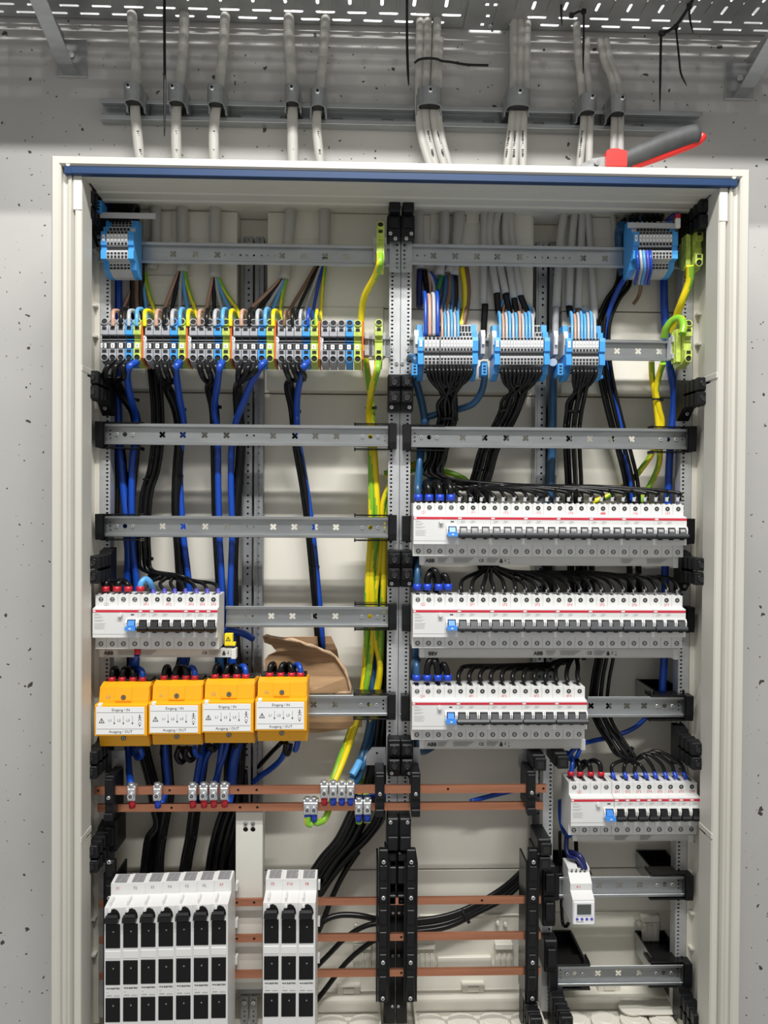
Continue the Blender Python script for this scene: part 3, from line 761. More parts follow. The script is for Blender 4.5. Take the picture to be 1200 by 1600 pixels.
def screws_mesh(shine):
    b = MB(); b.mat(0).ringz((0, -.0420, 0), (0, -1, 0), .0042, .0036, .0004, 14); b.mat(1).cyl((0, -.0419, 0), (0, -1, 0), .0037, .0003, 14)
    if shine:
        b.mat(2).cyl((0, -.0420, 0), (0, -1, 0), .0026, .0006, 10, .0022); b.mat(1).box(-.0022, .0022, -.0428, -.0425, -.0004, .0004)
    else:
        b.mat(2).cyl((0, -.0420, 0), (0, -1, 0), .0015, .0005, 8, .0013)
    return b.mesh('terminal_screw', ['comb', 'hole', 'zinc_bright'])
SCR_A, SCR_B = screws_mesh(False), screws_mesh(True)
def stripe_mesh(n):
    h = n*P/2-.0002; b = MB(); b.mat(0).box(-h, h, -.05535, -.0545, .0170, .0206); b.mat(1).box(-h+.0008, -h+.0062, -.05545, -.0545, .0178, .0199)
    return b.mesh('stripe', ['redline', 'label'])
def window_mesh():
    b = MB()
    b.mat(0)
    for s in (-1, 1): b.prism([(-.0545, .0075), (-.0585, .0068), (-.0610, .0020), (-.0600, -.0065), (-.0545, -.0070)], s*.0074-.0010, s*.0074+.0010)
    b.box(-.0074, .0074, -.0565, -.0545, .0055, .0075)
    b.mat(1).box(-.0063, .0063, -.0554, -.0545, -.0065, .0055)
    return b.mesh('toggle_window', ['mcb_face', 'hole'])
WIN = window_mesh()
def toggle_mesh(n, body, up):
    b = MB(); b.mat(0); h = (n*P/2-.0010) if n > 1 else .0076
    for k in range(n):
        x = -n*P/2+(k+.5)*P
        b.prism([(-.0545, .0040), (-.0600, .0040), (-.0640, -.0040), (-.0545, -.0060)], x-.0052, x+.0052)
        if up:
            b.mat(1).prism([(-.0602, .0032), (-.0604, .0032), (-.0625, -.0010), (-.0618, -.0010)], x-.0036, x+.0036); b.mat(0)
    b.prism([(-.0560, -.0038), (-.0655, -.0040), (-.0680, -.0068), (-.0670, -.0095), (-.0560, -.0095)], -h, h)
    b.mat(2).prism([(-.0560, -.0096), (-.0668, -.0096), (-.0640, -.0122), (-.0560, -.0122)], -h, h)
    for k in range(n):
        x = -n*P/2+(k+.5)*P; b.box(x-.0028, x+.0028, -.060, -.0550, -.0143, -.0120)
    return b.mesh('toggle', [body, 'label' if up == 1 else body, 'blackpl'])
TG = {(3, 'g'): toggle_mesh(3, 'greytoggle', 1), (3, 'd'): toggle_mesh(3, 'greytoggle', 0), (3, 'k'): toggle_mesh(3, 'blackpl', 0), (1, 'k'): toggle_mesh(1, 'blackpl', 0)}
HS = {n: housing(n) for n in (1, 3, 4)}; ST = {n: stripe_mesh(n) for n in (1, 3)}
def print_mesh(rows):
    b = MB()
    for x0, x1, z in rows: b.rect(x0, x1, -.0552, z, z+.0004)
    return b.mesh('print', ['print'])
PR1 = print_mesh([(-.004, .003, .0145), (-.003, .004, .0130), (-.005, .001, .0115)])
def breaker(n, x, z, Y, lab, grp, tg, mark, shine_top=False):
    t = thing('circuit_breaker', lab, 'breaker', (x, Y, z), grp)
    part('housing', HS[n], t); part('stripe', ST[n], t)
    for k in range(n):
        xx = -n*P/2+(k+.5)*P
        part('terminal_screw', SCR_A, t, (xx, 0, .0355)); part('terminal_screw', SCR_B, t, (xx, 0, -.0345))
        part('toggle_window', WIN, t, (xx, 0, 0))
    part('toggle', TG[n, tg], t)
    part('print', PR1, t, (-n*P/2+P*.5, 0, 0)); 
    if n > 1: part('print', PR1, t, (-n*P/2+P*1.4, 0, 0))
    if mark: part('lettering', text(mark, .0062, 'redink'), t, (0, -.0422, .0275))
    return t
b = MB(); h = 2*P-.0002
b.mat(0).box(-h, h, -.0554, -.0545, .0170, .0206); b.mat(1).box(-h+.0006, -h+.0045, -.0555, -.0545, .0178, .0199); RST = b.mesh('stripe', ['redline', 'label'])
b = MB(); b.cyl((.0085, -.0545, .0135), (0, -1, 0), .0036, .0060, 12, .0032); TESTB = b.mesh('test_button', ['mcb_face'])
b = MB(); b.box(.0240, .0290, -.0556, -.0545, .0128, .0142); SLOTM = b.mesh('indicator_slot', ['hole'])
b = MB(); b.mat(0)
for s in (-1, 1): b.prism([(-.0545, .0075), (-.0590, .0068), (-.0620, .0020), (-.0610, -.0075), (-.0545, -.0080)], .0262+s*.0078-.0011, .0262+s*.0078+.0011)
b.box(.0180, .0345, -.057, -.0545, .0058, .0078); b.mat(1).box(.0195, .0330, -.0556, -.0545, -.007, .006); RW = b.mesh('toggle_window', ['mcb_face', 'hole'])
b = MB(); b.prism([(-.0545, .0045), (-.0600, .0045), (-.0640, -.0030), (-.0545, -.005)], .0212, .0312); b.prism([(-.0560, -.0030), (-.0680, -.0040), (-.0690, -.0095), (-.0560, -.0100)], .0183, .0342); RT = b.mesh('toggle', ['toggleblue'])
b = MB(); b.rect(.0245, .0280, -.0692, -.0075, -.0055); RTM = b.mesh('print', ['label'])
RPR = print_mesh([(-.032, -.026, .0140), (-.032, -.022, .0125), (-.032, -.019, .0095), (-.032, -.022, .0078), (-.032, -.017, .0045), (-.032, -.021, .0028), (-.032, -.015, -.0010), (-.032, -.017, -.0030), (-.032, -.015, -.0050), (-.032, -.018, -.0070), (-.032, -.016, -.0090)])
b = MB(); b.box(-h, .0180, -.0553, -.0545, -.0172, -.0168); RL = b.mesh('seam', ['print'])
def rcd(x, z, Y, lab, mark, ink='redink'):
    t = thing('residual_current_device', lab, 'breaker', (x, Y, z))
    part('housing', HS[4], t); part('stripe', RST, t); part('test_button', TESTB, t); part('indicator_slot', SLOTM, t)
    part('toggle_window', RW, t); tg = part('toggle', RT, t); part('print', RTM, tg); part('print', RPR, t); part('seam', RL, t)
    for k in range(4):
        xx = -2*P+(k+.5)*P
        part('terminal_screw', SCR_B, t, (xx, 0, .0355)); part('terminal_screw', SCR_B, t, (xx, 0, -.0345))
    if mark: part('lettering', text(mark, .0062, ink), t, (-.018, -.0422, .0275))
def comb(px0, px1, py, Y, lab, hgt=.0150, abb=None, right_cap=True, mirrored=False, prints=()):
    p0, p1 = at(px0, py, Y), at(px1, py, Y); L = p1.x-p0.x
    t = thing('busbar_comb', lab, 'busbar', ((p0.x+p1.x)/2, Y, (p0.z+p1.z)/2))
    b = MB(); b.box(-L/2, L/2, 0, .012, -hgt/2, hgt/2, .0006); b.box(-L/2, L/2, -.0006, .001, -hgt/2, -hgt/2+.0012)
    for k in range(int(L/P)): b.box(-L/2+k*P+.006, -L/2+k*P+.0085, -.0004, .001, hgt/2-.0022, hgt/2-.0010)
    part('body', b.mesh('comb_body', ['comb']), t)
    for s in ((-1, 1) if right_cap else (-1,)):
        b = MB(); b.box(s*(L/2)-.004, s*(L/2)+.004, -.001, .014, -hgt/2-(.003 if s > 0 else 0), hgt/2, .0008); part('end_cap', b.mesh('end_cap', ['mcb']), t)
    for x in (abb or []):
        o = part('lettering', text('ABB', .0082, 'ink', bold=.0003), t, (x-(p0.x+p1.x)/2, -.0012, -.0005))
        if mirrored and x < 0.1: o.rotation_euler = (0, PI, 0)
    for (x0, kind) in prints:
        xx = x0-(p0.x+p1.x)/2
        if kind == 'ce': part('lettering', text('CE', .0068, 'ink', bold=.0001), t, (xx, -.0012, 0))
        elif kind == 'sym':
            b = MB(); b.rect(-.0025, .0025, 0, -.0035, .0005); b.cyl((0, .0002, .0018), (0, -1, 0), .0016, .0003, 8); b.rect(.0065, .0073, 0, -.002, .0035); b.rect(.0055, .0070, 0, -.0005, .0005); b.rect(.011, .0145, 0, -.0033, -.0023); b.rect(.0115, .014, 0, .0015, .0022)
            part('print', b.mesh('print', ['ink']), t, (xx, -.0009, 0))
        else:
            b = MB()
            for q, (u, v) in enumerate(((0, 1), (0, .9), (.03, .8), (0, .7))): b.rect(kind*u, kind*v, 0, .003-q*.0020, .0040-q*.0020)
            part('print', b.mesh('print', ['print']), t, (xx, -.0012, 0))
    return t
ROWS = [(645.2, 826.6, 828.2, 7, 'top right', ['1F1', '1F2', '1F3', '1F4', '1F5', '1F6', '1F7'], 'Q1', 'g'),
        (644.2, 970.4, 972.4, 7, 'second right', ['2F1', '2F2', '2F3', '2F4', '2F5', '2F6', '2F7'], 'Q2', 'd'),
        (643, 1114.2, 1115.0, 4, 'third right', ['4F1', '4F2', '4F3', '4F4'], 'Q4', 'd')]
HOLE_X = {}
for ri, (px0, py0, py1, n, nm, marks, q, tg) in enumerate(ROWS):
    Y = 0.0; p = at(px0, py0, -.042); x = p.x; z = at(px0, (py0+py1)/2, -.042).z
    rcd(x+2*P, z, Y, f'white residual current device with blue toggle at the left of the {nm} breaker row', q)
    HOLE_X[ri] = (x, z)
    x += 4*P
    for k in range(n):
        breaker(3, x+1.5*P, z, Y, f'{ORD[k]} three-pole white breaker right of the blue toggle in the {nm} row, hand-marked {marks[k]}', 'three-pole breakers in the right-hand bay', tg, marks[k])
        x += 3*P
    if ri == 0:
        b = MB(); b.box(-.004, .004, -.0004, 0, -.0012, .0012); one('red_ink_mark', b.mesh('red_ink_mark', ['redink']), 'red crossed-out pen mark on the fifth breaker of the top right row', 'mark', loc=(HOLE_X[0][0]+17.5*P+.0, -.0421, z+.0275))
CZ0 = -.0495
for ri, (xa, xb, py, abb, mir) in enumerate(((659, 1056, 876.5, (672,), False), (659, 1056, 1020.5, (676, 841), True), (659, 911, 1162.5, (675,), False))):
    Y = -.028; X = lambda px: at(px, py, Y).x
    comb(xa, xb, py, Y, ('top', 'second', 'third')[ri]+' grey busbar comb, under the '+('top', 'second', 'third')[ri]+' right-hand breaker row', .0150, [X(a) for a in abb], True, mir,
         [(X(684 if ri != 1 else 853), .016), (X(708 if ri != 1 else 875), .034), (X(752 if ri != 1 else 921), 'ce'), (X(760 if ri != 1 else 928), .020), (X(783 if ri != 1 else 950), 'sym')]+([(X(970), .020), (X(1010), .034)] if ri == 0 else []))
# left breaker row
YL = -.012; p = at(149.0, 971.5, YL-.042); x, z = p.x, at(250, 971.8, YL-.042).z
rcd(x+2*P, z, YL, 'white residual current device with blue toggle at the left end of the left breaker row', 'Q3', 'print')
HOLE_X['L'] = (x, z); x += 4*P
for k, (n, mk_) in enumerate(((1, '3F1'), (3, '3F2'), (1, '3F3'), (1, '3F4'), (1, '3F5'))):
    breaker(n, x+n*P/2, z, YL, f'{("single-pole", "three-pole")[n > 1]} white breaker with black toggle, {ORD[k]} from the left in the left breaker row', 'breakers in the left-hand bay', 'k', mk_); x += n*P
p = at(159, 1022, -.030)
comb(159, 365, 1020, -.030, 'grey busbar comb under the left breaker row', .0140, [at(170, 1020, -.03).x], True, False, [(at(184, 1020, -.03).x, .036), (at(216, 1020, -.03).x, .030), (at(320, 1020, -.03).x, 'ce'), (at(326, 1020, -.03).x, .020), (at(350, 1020, -.03).x, 'sym')])
p = at(357, 1000, -.032); t = thing('warning_tag', 'small yellow warning tag at the right end of the left busbar comb', 'tag', p)
b = MB(); b.box(-.0065, .0065, 0, .010, -.009, .010, .0006); b.box(-.0065, .0105, .001, .012, -.010, -.0045, .0006); part('tag', b.mesh('tag', ['yellowtag']), t)
def warn_mesh(s, m='ink'):
    b = MB(); o = [(0, s), (s*.95, -s*.65), (-s*.95, -s*.65)]; i = [(0, s*.68), (s*.68, -s*.48), (-s*.68, -s*.48)]
    b.plate(o, [i], .0003, plane='XZ'); b.rect(-s*.09, s*.09, 0, -s*.2, s*.45); b.rect(-s*.1, s*.1, 0, -s*.40, -s*.27); return b.mesh('warning_sign', [m])
part('print', warn_mesh(.0042), t, (-.0005, -.0006, .0015))
# lower right breaker strip
Yq = .004; p = at(889.0, 1264.5, Yq-.042); x, z = p.x, at(990, 1263.5, Yq-.042).z
rcd(x+2*P*.985, z, Yq, 'white residual current device with blue toggle in the lower right breaker strip', 'Q5'); HOLE_X['Q'] = (x, z); x += 4*P
for k in range(8):
    breaker(1, x+P/2, z, Yq, f'{ORD[k]} single-pole white breaker right of the blue toggle in the lower right strip', 'single-pole breakers in the lower right strip', 'k', ('5F1', '5F2', '5F3', '5F4', '5F5', '5F6', '5F7', '5F8')[k]); x += P
comb(898, 1080, 1309, -.014, 'grey busbar comb under the lower right breaker strip', .010, [], True, False, [(at(965, 1309, -.03).x, .024), (at(1005, 1309, -.03).x, .020)])

# ------------------------------------------------------------------ yellow surge protection blocks
def surge(px, py, idx, mark):
    Y = 0.0; p = at(px, py, -.064); t = thing('surge_arrester', f'{ORD[idx]} yellow surge protection block from the left, white label Eingang to Ausgang', 'surge protector', (p.x, Y, p.z), 'yellow surge protection blocks')
    W = .0405
    b = MB(); b.prism([(.004, .050), (-.030, .0530), (-.046, .048), (-.050, .0275), (-.050, .0245), (-.004, .0245)], -W+.002, W-.002)
    b.prism([(-.004, -.0245), (-.050, -.0245), (-.050, -.030), (-.045, -.046), (-.030, -.0475), (.004, -.044)], -W+.002, W-.002)
    b.prism([(-.004, .0250), (-.060, .0250), (-.064, .0235), (-.064, -.0235), (-.060, -.0250), (-.004, -.0250)], -W, W)
    part('housing', b.mesh('housing', ['spd']), t)
    b = MB(); b.prism([(-.030, .0535), (-.048, .0475), (-.0515, .030), (-.0515, .0270), (-.030, .0270)], -.013, .012)
    part('latch', b.mesh('latch', ['spd']), t); b = MB()
    b.prism([(-.030, -.0270), (-.0510, -.0270), (-.0460, -.0445), (-.030, -.0460)], -.012, .011)
    part('latch', b.mesh('latch', ['spd']), t)
    b = MB(); b.box(-W+.0022, W-.0042, -.0648, -.0638, -.0215, .0215, .0002); b.box(-.036, -.030, -.0650, -.056, .0210, .0262, .0005)
    part('label_plate', b.mesh('label_plate', ['label']), t)
    b = MB()
    for z in (.0128, -.0128): b.rect(-.037, .035, -.0650, z-.0002, z+.0002)
    for x in (-.0100, .0040, .0180):
        b.rect(x-.0002, x+.0002, -.0650, -.003, .008); k = len(b.v); b.v += [(x-.0016, -.0650, -.003), (x+.0016, -.0650, -.003), (x, -.0650, -.006)]; b.face([k, k+2, k+1])
    # running figure and plug symbol
    X = .0292; b.cyl((X, -.0648, .0085), (0, -1, 0), .0011, .0002, 8); b.rect(X-.0006, X+.0006, -.0650, .003, .0072)
    for (a, c, e, f) in ((-.003, .0045, .0, .0065), (.003, .0045, 0, .0065), (-.0026, -.0005, 0, .0035), (.0026, -.0005, 0, .0035)):
        k = len(b.v); b.v += [(X+a, -.0650, c), (X+a+.0007, -.0650, c), (X+e+.0006, -.0650, f), (X+e-.0004, -.0650, f)]; b.face([k, k+1, k+2, k+3])
    b.ringz((X, -.0648, -.0048), (0, -1, 0), .0022, .0017, .0002, 10); b.rect(X-.0010, X+.0010, -.0650, -.0086, -.0070)
    part('print', b.mesh('print', ['ink']), t); part('warning_print', warn_mesh(.0048), t, (-.0296, -.0651, -.0003))
    part('lettering', text('Eingang / IN', .0058, 'ink'), t, (0, -.0650, .0168)); part('lettering', text('Ausgang / OUT', .0058, 'ink'), t, (0, -.0650, -.0172))
    for x, s in ((-.0165, 'L1'), (-.0028, 'L2'), (.0112, 'L3')): part('lettering', text(s, .0055, 'ink'), t, (x, -.0650, .0005))
    for z, yy in ((.0335, -.0512), (-.0315, -.0505)):
        b = MB(); b.mat(0).cyl((0, yy, z), (0, -1, 0), .0036, .0009, 12); b.mat(1).ringz((0, yy-.0006, z), (0, -1, 0), .0038, .0030, .0006, 12); b.box(-.0020, .0020, yy-.0012, yy-.0008, z-.0004, z+.0004); b.box(-.0004, .0004, yy-.0012, yy-.0008, z-.002, z+.002)
        part('screw', b.mesh('screw', ['zinc', 'ink']), t)
    b = MB(); b.box(-W+.004, W-.004, -.026, .002, .0505, .0560, .001); part('terminal_strip', b.mesh('terminal_strip', ['blackpl']), t)
    if mark: part('lettering', text(mark, .0070, 'print'), t, (-.024, -.0505, .0330))
    b = MB(); b.box(W-.0020, W-.0004, -.048, .004, -.046, .050, .0006); part('seam', b.mesh('seam', ['spd']), t)
for i, (px, py, mk_) in enumerate(((189, 1126, 'F7'), (273, 1123.5, 'F1'), (355.5, 1121, 'F2'), (439, 1118, 'F4'))): surge(px, py, i, mk_)
block_clamp(479, 1104, 'narrow grey end clamp right of the fourth yellow block', .006)

# ------------------------------------------------------------------ tall fuse switches on the busbars
W = .0135
def fuse_meshes():
    R = {}
    h = W-.00025
    b = MB(); b.prism([(-.038, .004), (-.045, .0085), (-.070, .0055), (-.070, -.0125), (-.100, -.0165), (-.100, -.30), (-.030, -.30), (-.030, -.05)], -h, h); R['housing'] = b.mesh('fuse_housing', ['mcb'])
    b = MB()
    b.mat(0); v = len(b.v)
    def q(x0, x1, t0, t1, m):
        b.mat(m); k = len(b.v)
        def pt(x, t): return (x, -.045-.025*t-.0001, .0085-.0030*t+.0004)
        b.v += [pt(x0, t0), pt(x1, t0), pt(x1, t1), pt(x0, t1)]; b.face([k, k+1, k+2, k+3])
    q(-.0085, .0100, .05, .92, 0)
    for i in range(8): q(-.007+(i*37 % 15)/1000, -.007+(i*37 % 15)/1000+.003, .12+.09*i, .19+.09*i, 1)
    R['terminal_label'] = b.mesh('terminal_label', ['ferrule_grey', 'label'])
    b = MB(); seg = [(-.0102, -.0360), (-.0112, -.0315), (-.0085, -.0260), (-.0040, -.0195), (.0015, -.0178), (.0065, -.0205), (.0095, -.0255), (.0105, -.0310), (.0080, -.0365)]
    b.plate(seg, [], .003, org=(0, -.1012, 0)); R['lever_recess'] = b.mesh('lever_recess', ['blackgloss'])
    b = MB(); b.prism([(-.100, -.0285), (-.1075, -.0300), (-.1095, -.0360), (-.1040, -.0380), (-.100, -.0375)], -.0112, .0088); b.prism([(-.100, -.0250), (-.1040, -.0255), (-.1065, -.0290), (-.100, -.030)], -.0085, .0080); R['lever'] = b.mesh('lever', ['blackpl'])
    b = MB(); b.cyl((-.0050, -.0990, -.0205), (0, -1, 0), .0024, .0040, 10); b.box(-.0062, -.0038, -.098, -.080, -.0165, -.0080, .0008); R['latch_pin'] = b.mesh('latch_pin', ['mcb_face'])
    b = MB(); b.mat(0).box(-.0116, .0106, -.1008, -.0990, 0, .0370, .0006); b.mat(1).cyl((.0005, -.1009, .0255), (0, -1, 0), .0012, .0005, 8); R['window'] = b.mesh('fuse_window', ['blackgloss', 'zinc'])
    b = MB(); b.box(-.0118, .0112, -.1006, -.0995, 0, .0120, .0006); R['carrier_band'] = b.mesh('carrier_band', ['mcb_face'])
    b = MB(); b.rect(-.010, -.007, -.1006, .0062, .0066); b.rect(-.010, -.002, -.1006, .0010, .0018); b.rect(.001, .010, -.1006, .0008, .0014); R['print'] = b.mesh('print', ['print'])
    b = MB(); b.box(W-.0006, W+.0030, -.030, -.018, -.012, .0); R['hook'] = b.mesh('side_hook', ['mcb_face'])
    return R
FM = fuse_meshes()
def fuse(px, pyt, lab, mark, last):
    p = at(px, pyt, -.100); t = thing('fuse_switch', lab, 'fuse switch', (p.x, 0, p.z+.0165), 'tall fuse switches on the lower busbars')
    part('housing', FM['housing'], t); part('terminal_label', FM['terminal_label'], t); part('lever_recess', FM['lever_recess'], t); part('lever', FM['lever'], t); part('latch_pin', FM['latch_pin'], t)
    for zz in (-.0783, -.1345, -.1915, -.2490): part('window', FM['window'], t, (0, 0, zz))
    part('carrier_band', FM['carrier_band'], t, (0, 0, -.0945))
    part('lettering', text('W-K ELECTRIC', .0031, 'ink', bold=.00012), t, (.0, -.1004, -.1400)); part('print', FM['print'], t, (0, 0, -.1520))
    part('lettering', text(mark, .0062, 'redink' if last else 'print'), t, (-.002, -.0705, -.0020))
    for zz in (-.02, -.08, -.14): part('side_hook', FM['hook'], t, (0, 0, zz))
for k in range(7): fuse(177.0+k*27.6, 1418.5-k*.95, f'{ORD[k]} white fuse switch from the left in the bank of seven, black fuse windows', 'F%d' % (k+1), k in (0, 6))
for k in range(3): fuse(424.8+k*27.3, 1411.0+k*.0, f'{ORD[k]} white fuse switch from the left in the bank of three, black fuse windows', ('F5', 'F10', 'F8')[k], True)

# ------------------------------------------------------------------ white cover strip between the fuse banks
p0, p1 = at(367.5, 1546, -.012), at(410.5, 1269, -.012); t = thing('cover_strip', 'plain white cover strip between the two banks of fuse switches', 'cover', ((p0.x+p1.x)/2, -.012, p1.z)); Wc = (p1.x-p0.x)/2; Hc = p1.z-p0.z
kh = []
for s in (-1, 1): kh += [circ(s*.006, -.0285, .0042, 12)]
b = MB(); b.plate([(-Wc, -Hc), (Wc, -Hc), (Wc, 0), (-Wc, 0)], kh, .0012); b.box(-Wc, -Wc+.001, .0012, .03, -Hc, 0); b.box(Wc-.001, Wc, .0012, .03, -Hc, 0); part('plate', b.mesh('plate', ['cover']), t)
for s in (-1, 1):
    b = MB(); screw(b, (s*.006, 0, -.019), .0036); part('screw', b.mesh('screw', ['zinc', 'hole']), t)
b = MB(); b.box(-Wc, Wc, .02, .022, -Hc-.02, -.002); part('back_strip', b.mesh('back_strip', ['zinc_dark']), t)
for s in (-1, 1):
    p = at(389+s*7, 1575, .02); t = thing('strip_clip', f'{("left", "right")[s > 0]} dark perforated clip under the white cover strip', 'clip', p)
    b = MB(); b.plate([(-.006, -.030), (.006, -.030), (.006, .02), (-.006, .02)], [circ(0, z, .0018) for z in (-.022, -.014, -.006)], .004); part('clip', b.mesh('clip', ['zinc_dark']), t)
    b = MB(); screw(b, (0, 0, .010), .0038); part('screw', b.mesh('screw', ['zinc_bright', 'hole']), t)

# ------------------------------------------------------------------ copper busbars
def busbar(pxa, pxb, pya, pyb, Y, h, lab, holes=(), grp=None):
    a, c = at(pxa, pya, Y), at(pxb, pyb, Y); L = c.x-a.x; z = (a.z+c.z)/2
    hs = [circ(at(px, pya, Y).x-(a.x+c.x)/2, 0, .0022, 8) for px in holes]
    b = MB(); b.plate([(-L/2, -h/2), (L/2, -h/2), (L/2, h/2), (-L/2, h/2)], hs, .005)
    b.mat(1)
    for px in holes: b.cyl((at(px, pya, Y).x-(a.x+c.x)/2, .003, 0), (0, -1, 0), .0023, .0006, 8)
    b.mat(0)
    return one('copper_busbar', b.mesh('copper_busbar', ['copper', 'hole']), lab, 'busbar', grp, loc=((a.x+c.x)/2, Y, z))
busbar(147, 854, 1238.5, 1229.5, -.040, .0130, 'upper of the two copper bars below the yellow blocks', (153, 265, 372, 401, 700, 849))
busbar(152, 849, 1263.0, 1259.0, -.026, .0125, 'lower of the two copper bars below the yellow blocks', (268, 375, 402))
busbar(155, 845, 1412.5, 1406.5, -.030, .0115, 'top copper bar behind the fuse switches', (370, 397, 627, 753))
busbar(155, 845, 1467, 1464.5, -.030, .0115, 'middle copper bar behind the fuse switches', (370, 397, 627))
busbar(155, 845, 1524, 1519.5, -.030, .0115, 'bottom copper bar behind the fuse switches', (627,))
def bar_support(px, py, lab, col=True):
    p = at(px, py, -.045); t = thing('busbar_support', lab, 'support', p)
    b = MB(); b.box(-.0075, .0075, 0, .05, -.030, .034, .0015); b.box(-.0065, .0065, -.004, .01, -.008, .030, .001); b.box(-.0070, .0070, -.006, .01, -.036, -.024, .001); part('body', b.mesh('support_body', ['blackpl']), t)
    b = MB(); screw(b, (0, -.004, .001), .0032); part('screw', b.mesh('screw', ['zinc_bright', 'hole']), t)
    b = MB(); b.mat(0); b.plate([(-.022, .030), (-.022, .048), (-.012, .060), (.010, .060), (.012, .030)] if px < 700 else [(-.012, .030), (-.010, .060), (.010, .056), (.022, .045), (.022, -.02), (.012, -.02)], [circ(-.004, .050, .002)], .0015, org=(0, .046, 0)); part('side_plate', b.mesh('side_plate', ['zinc']), t)
for px, py, lab in ((171, 1246, 'left end of the two upper copper bars'), (593.5, 1240, 'left of the centre upright, holding the two upper copper bars'), (649.5, 1240, 'right of the centre upright, holding the two upper copper bars'), (830, 1238, 'right end of the two upper copper bars')):
    bar_support(px, py, 'black support clamp '+lab)
for px, y0, y1, lab in ((171, 1345, 1600, 'left of the fuse switches'), (598, 1328, 1567, 'left of the centre spine below the upper bars'), (641, 1328, 1567, 'right of the centre spine below the upper bars'), (831, 1328, 1567, 'right end of the lower copper bars')):
    p0, p1 = at(px, y1, -.040), at(px, y0, -.040); H = p1.z-p0.z
    t = thing('busbar_carrier', 'tall black carrier post '+lab, 'support', (p0.x, -.040, p0.z))
    b = MB(); b.box(-.0075, .0075, 0, .012, 0, H, .0015)
    k = 0
    zz = .02
    while zz < H-.02: b.box(-.0060, .0060, -.0025, .002, zz, zz+.024, .001); zz += .036
    part('post', b.mesh('carrier_post', ['blackpl']), t)
    b = MB(); b.box(-.011, -.008, .003, .055, 0, H-.022); b.box(.008, .011, .003, .055, 0, H-.022); part('flange', b.mesh('carrier_flange', ['blackgloss']), t)
    for py in (1347, 1403, 1504, 1560):
        sz = at(px, py, -.043).z-p0.z
        if 0 < sz < H: b = MB(); screw(b, (0, -.0026, sz), .0036); part('screw', b.mesh('screw', ['zinc_bright', 'hole']), t)
# dark spine between the carriers
p0, p1 = at(603, 1600, .0), at(634, 1322, .0)
t = thing('busbar_spine', 'wide black spine between the two centre carrier posts', 'support', ((p0.x+p1.x)/2, 0, p0.z)); Wc = (p1.x-p0.x)/2; H = p1.z-p0.z
b = MB(); b.box(-Wc-.004, -.0008, 0, .02, 0, H, .001); b.box(.0008, Wc+.004, 0, .02, 0, H, .001); part('spine', b.mesh('spine', ['blackgloss']), t)
for s in (-1, 1):
    for dz, hh in ((H-.035, .028), (H-.075, .016), (H-.005, .014)):
        b = MB(); b.box(s*.0095-.0085, s*.0095+.0085, -.030, .0, dz-hh/2, dz+hh/2, .0015); part('spine_block', b.mesh('spine_block', ['blackpl']), t)
    for zz in (H-.056-.055, .115, .03):
        b = MB(); screw(b, (s*.005, 0, zz), .0025); part('screw', b.mesh('screw', ['zinc_bright', 'hole']), t)
for px, h in ((614, 'left'), (633, 'right')):
    p = at(px, 1300, -.03); t = thing('spacer_block', f'{h} tall black block under the upper copper bars at the centre upright', 'block', p)
    b = MB(); b.box(-.0095, .0095, 0, .04, -.03, .022, .002); b.box(-.008, .008, -.006, .002, -.028, -.006, .001); part('body', b.mesh('block_body', ['blackpl']), t)
    b = MB(); screw(b, (-.004 if h == 'left' else .004, 0, .016), .0034); part('screw', b.mesh('screw', ['zinc_bright', 'hole']), t)
# right-hand brackets beside the lower busbars
for px, py, w_, lab in ((845, 1195, 1, 'left of the pair beside the third breaker comb'), (880, 1192, 1, 'right of the pair beside the third breaker comb'), (854, 1328, 1, 'upper, left of the time switch'), (852, 1350, 1, 'lower, left of the time switch')):
    p = at(px, py, -.05); t = thing('spacer_block', 'black ribbed plastic block, '+lab, 'block', p)
    b = MB(); b.box(-.009, .009, 0, .01, -.010, .010, .001); b.box(-.012, .010, .01, .07, -.010, .013, .002); b.mat(1).box(-.005, .005, -.0005, .001, -.006, .005); part('body', b.mesh('block_body', ['blackpl', 'hole']), t)
for px, py, lab in ((861, 1492, 'left of the bottom right rail'), (858, 1420, 'right of the right carrier post'), (858, 1375, 'beside the time switch, against the short upright'), (172, 1303, 'left, under the upper copper bars')):
    p = at(px, py, -.012); t = thing('support_block', 'black plastic foot block '+lab, 'block', p)
    b = MB(); b.box(-.011, .011, 0, .05, -.030, .024, .002); b.box(-.007, .007, -.006, .0, -.018, .012, .001); part('body', b.mesh('foot_body', ['blackpl']), t)
# terminal clamps on the bars
def bar_clamp(px, py, Y, lab, sleeve, sl2=None):
    p = at(px, py, Y); t = thing('busbar_clamp', lab, 'clamp', p, 'zinc clamps on the upper copper bars')
    b = MB(); b.box(-.0062, .0062, 0, .010, -.010, .010, .0012); b.box(-.0070, .0070, .001, .014, .008, .014, .0015); part('body', b.mesh('clamp_body', ['zinc_bright']), t)
    b = MB(); b.mat(0).cyl((0, .0, -.001), (0, -1, 0), .0056, .004, 12, .005); b.mat(1).ringz((0, -.0042, -.001), (0, -1, 0), .0028, .0012, .0003, 6)
    b.mat(0).cyl((0, .003, .014), (0, 0, 1), .005, .004, 10); part('screw', b.mesh('clamp_screw', ['zinc_bright', 'hole']), t)
    b = MB(); b.tube([(0, .006, -.009), (0, .006, -.014), (0, .008, -.022)], .0052, 10); part('ferrule', b.mesh('ferrule', [sleeve]), t)
    return p
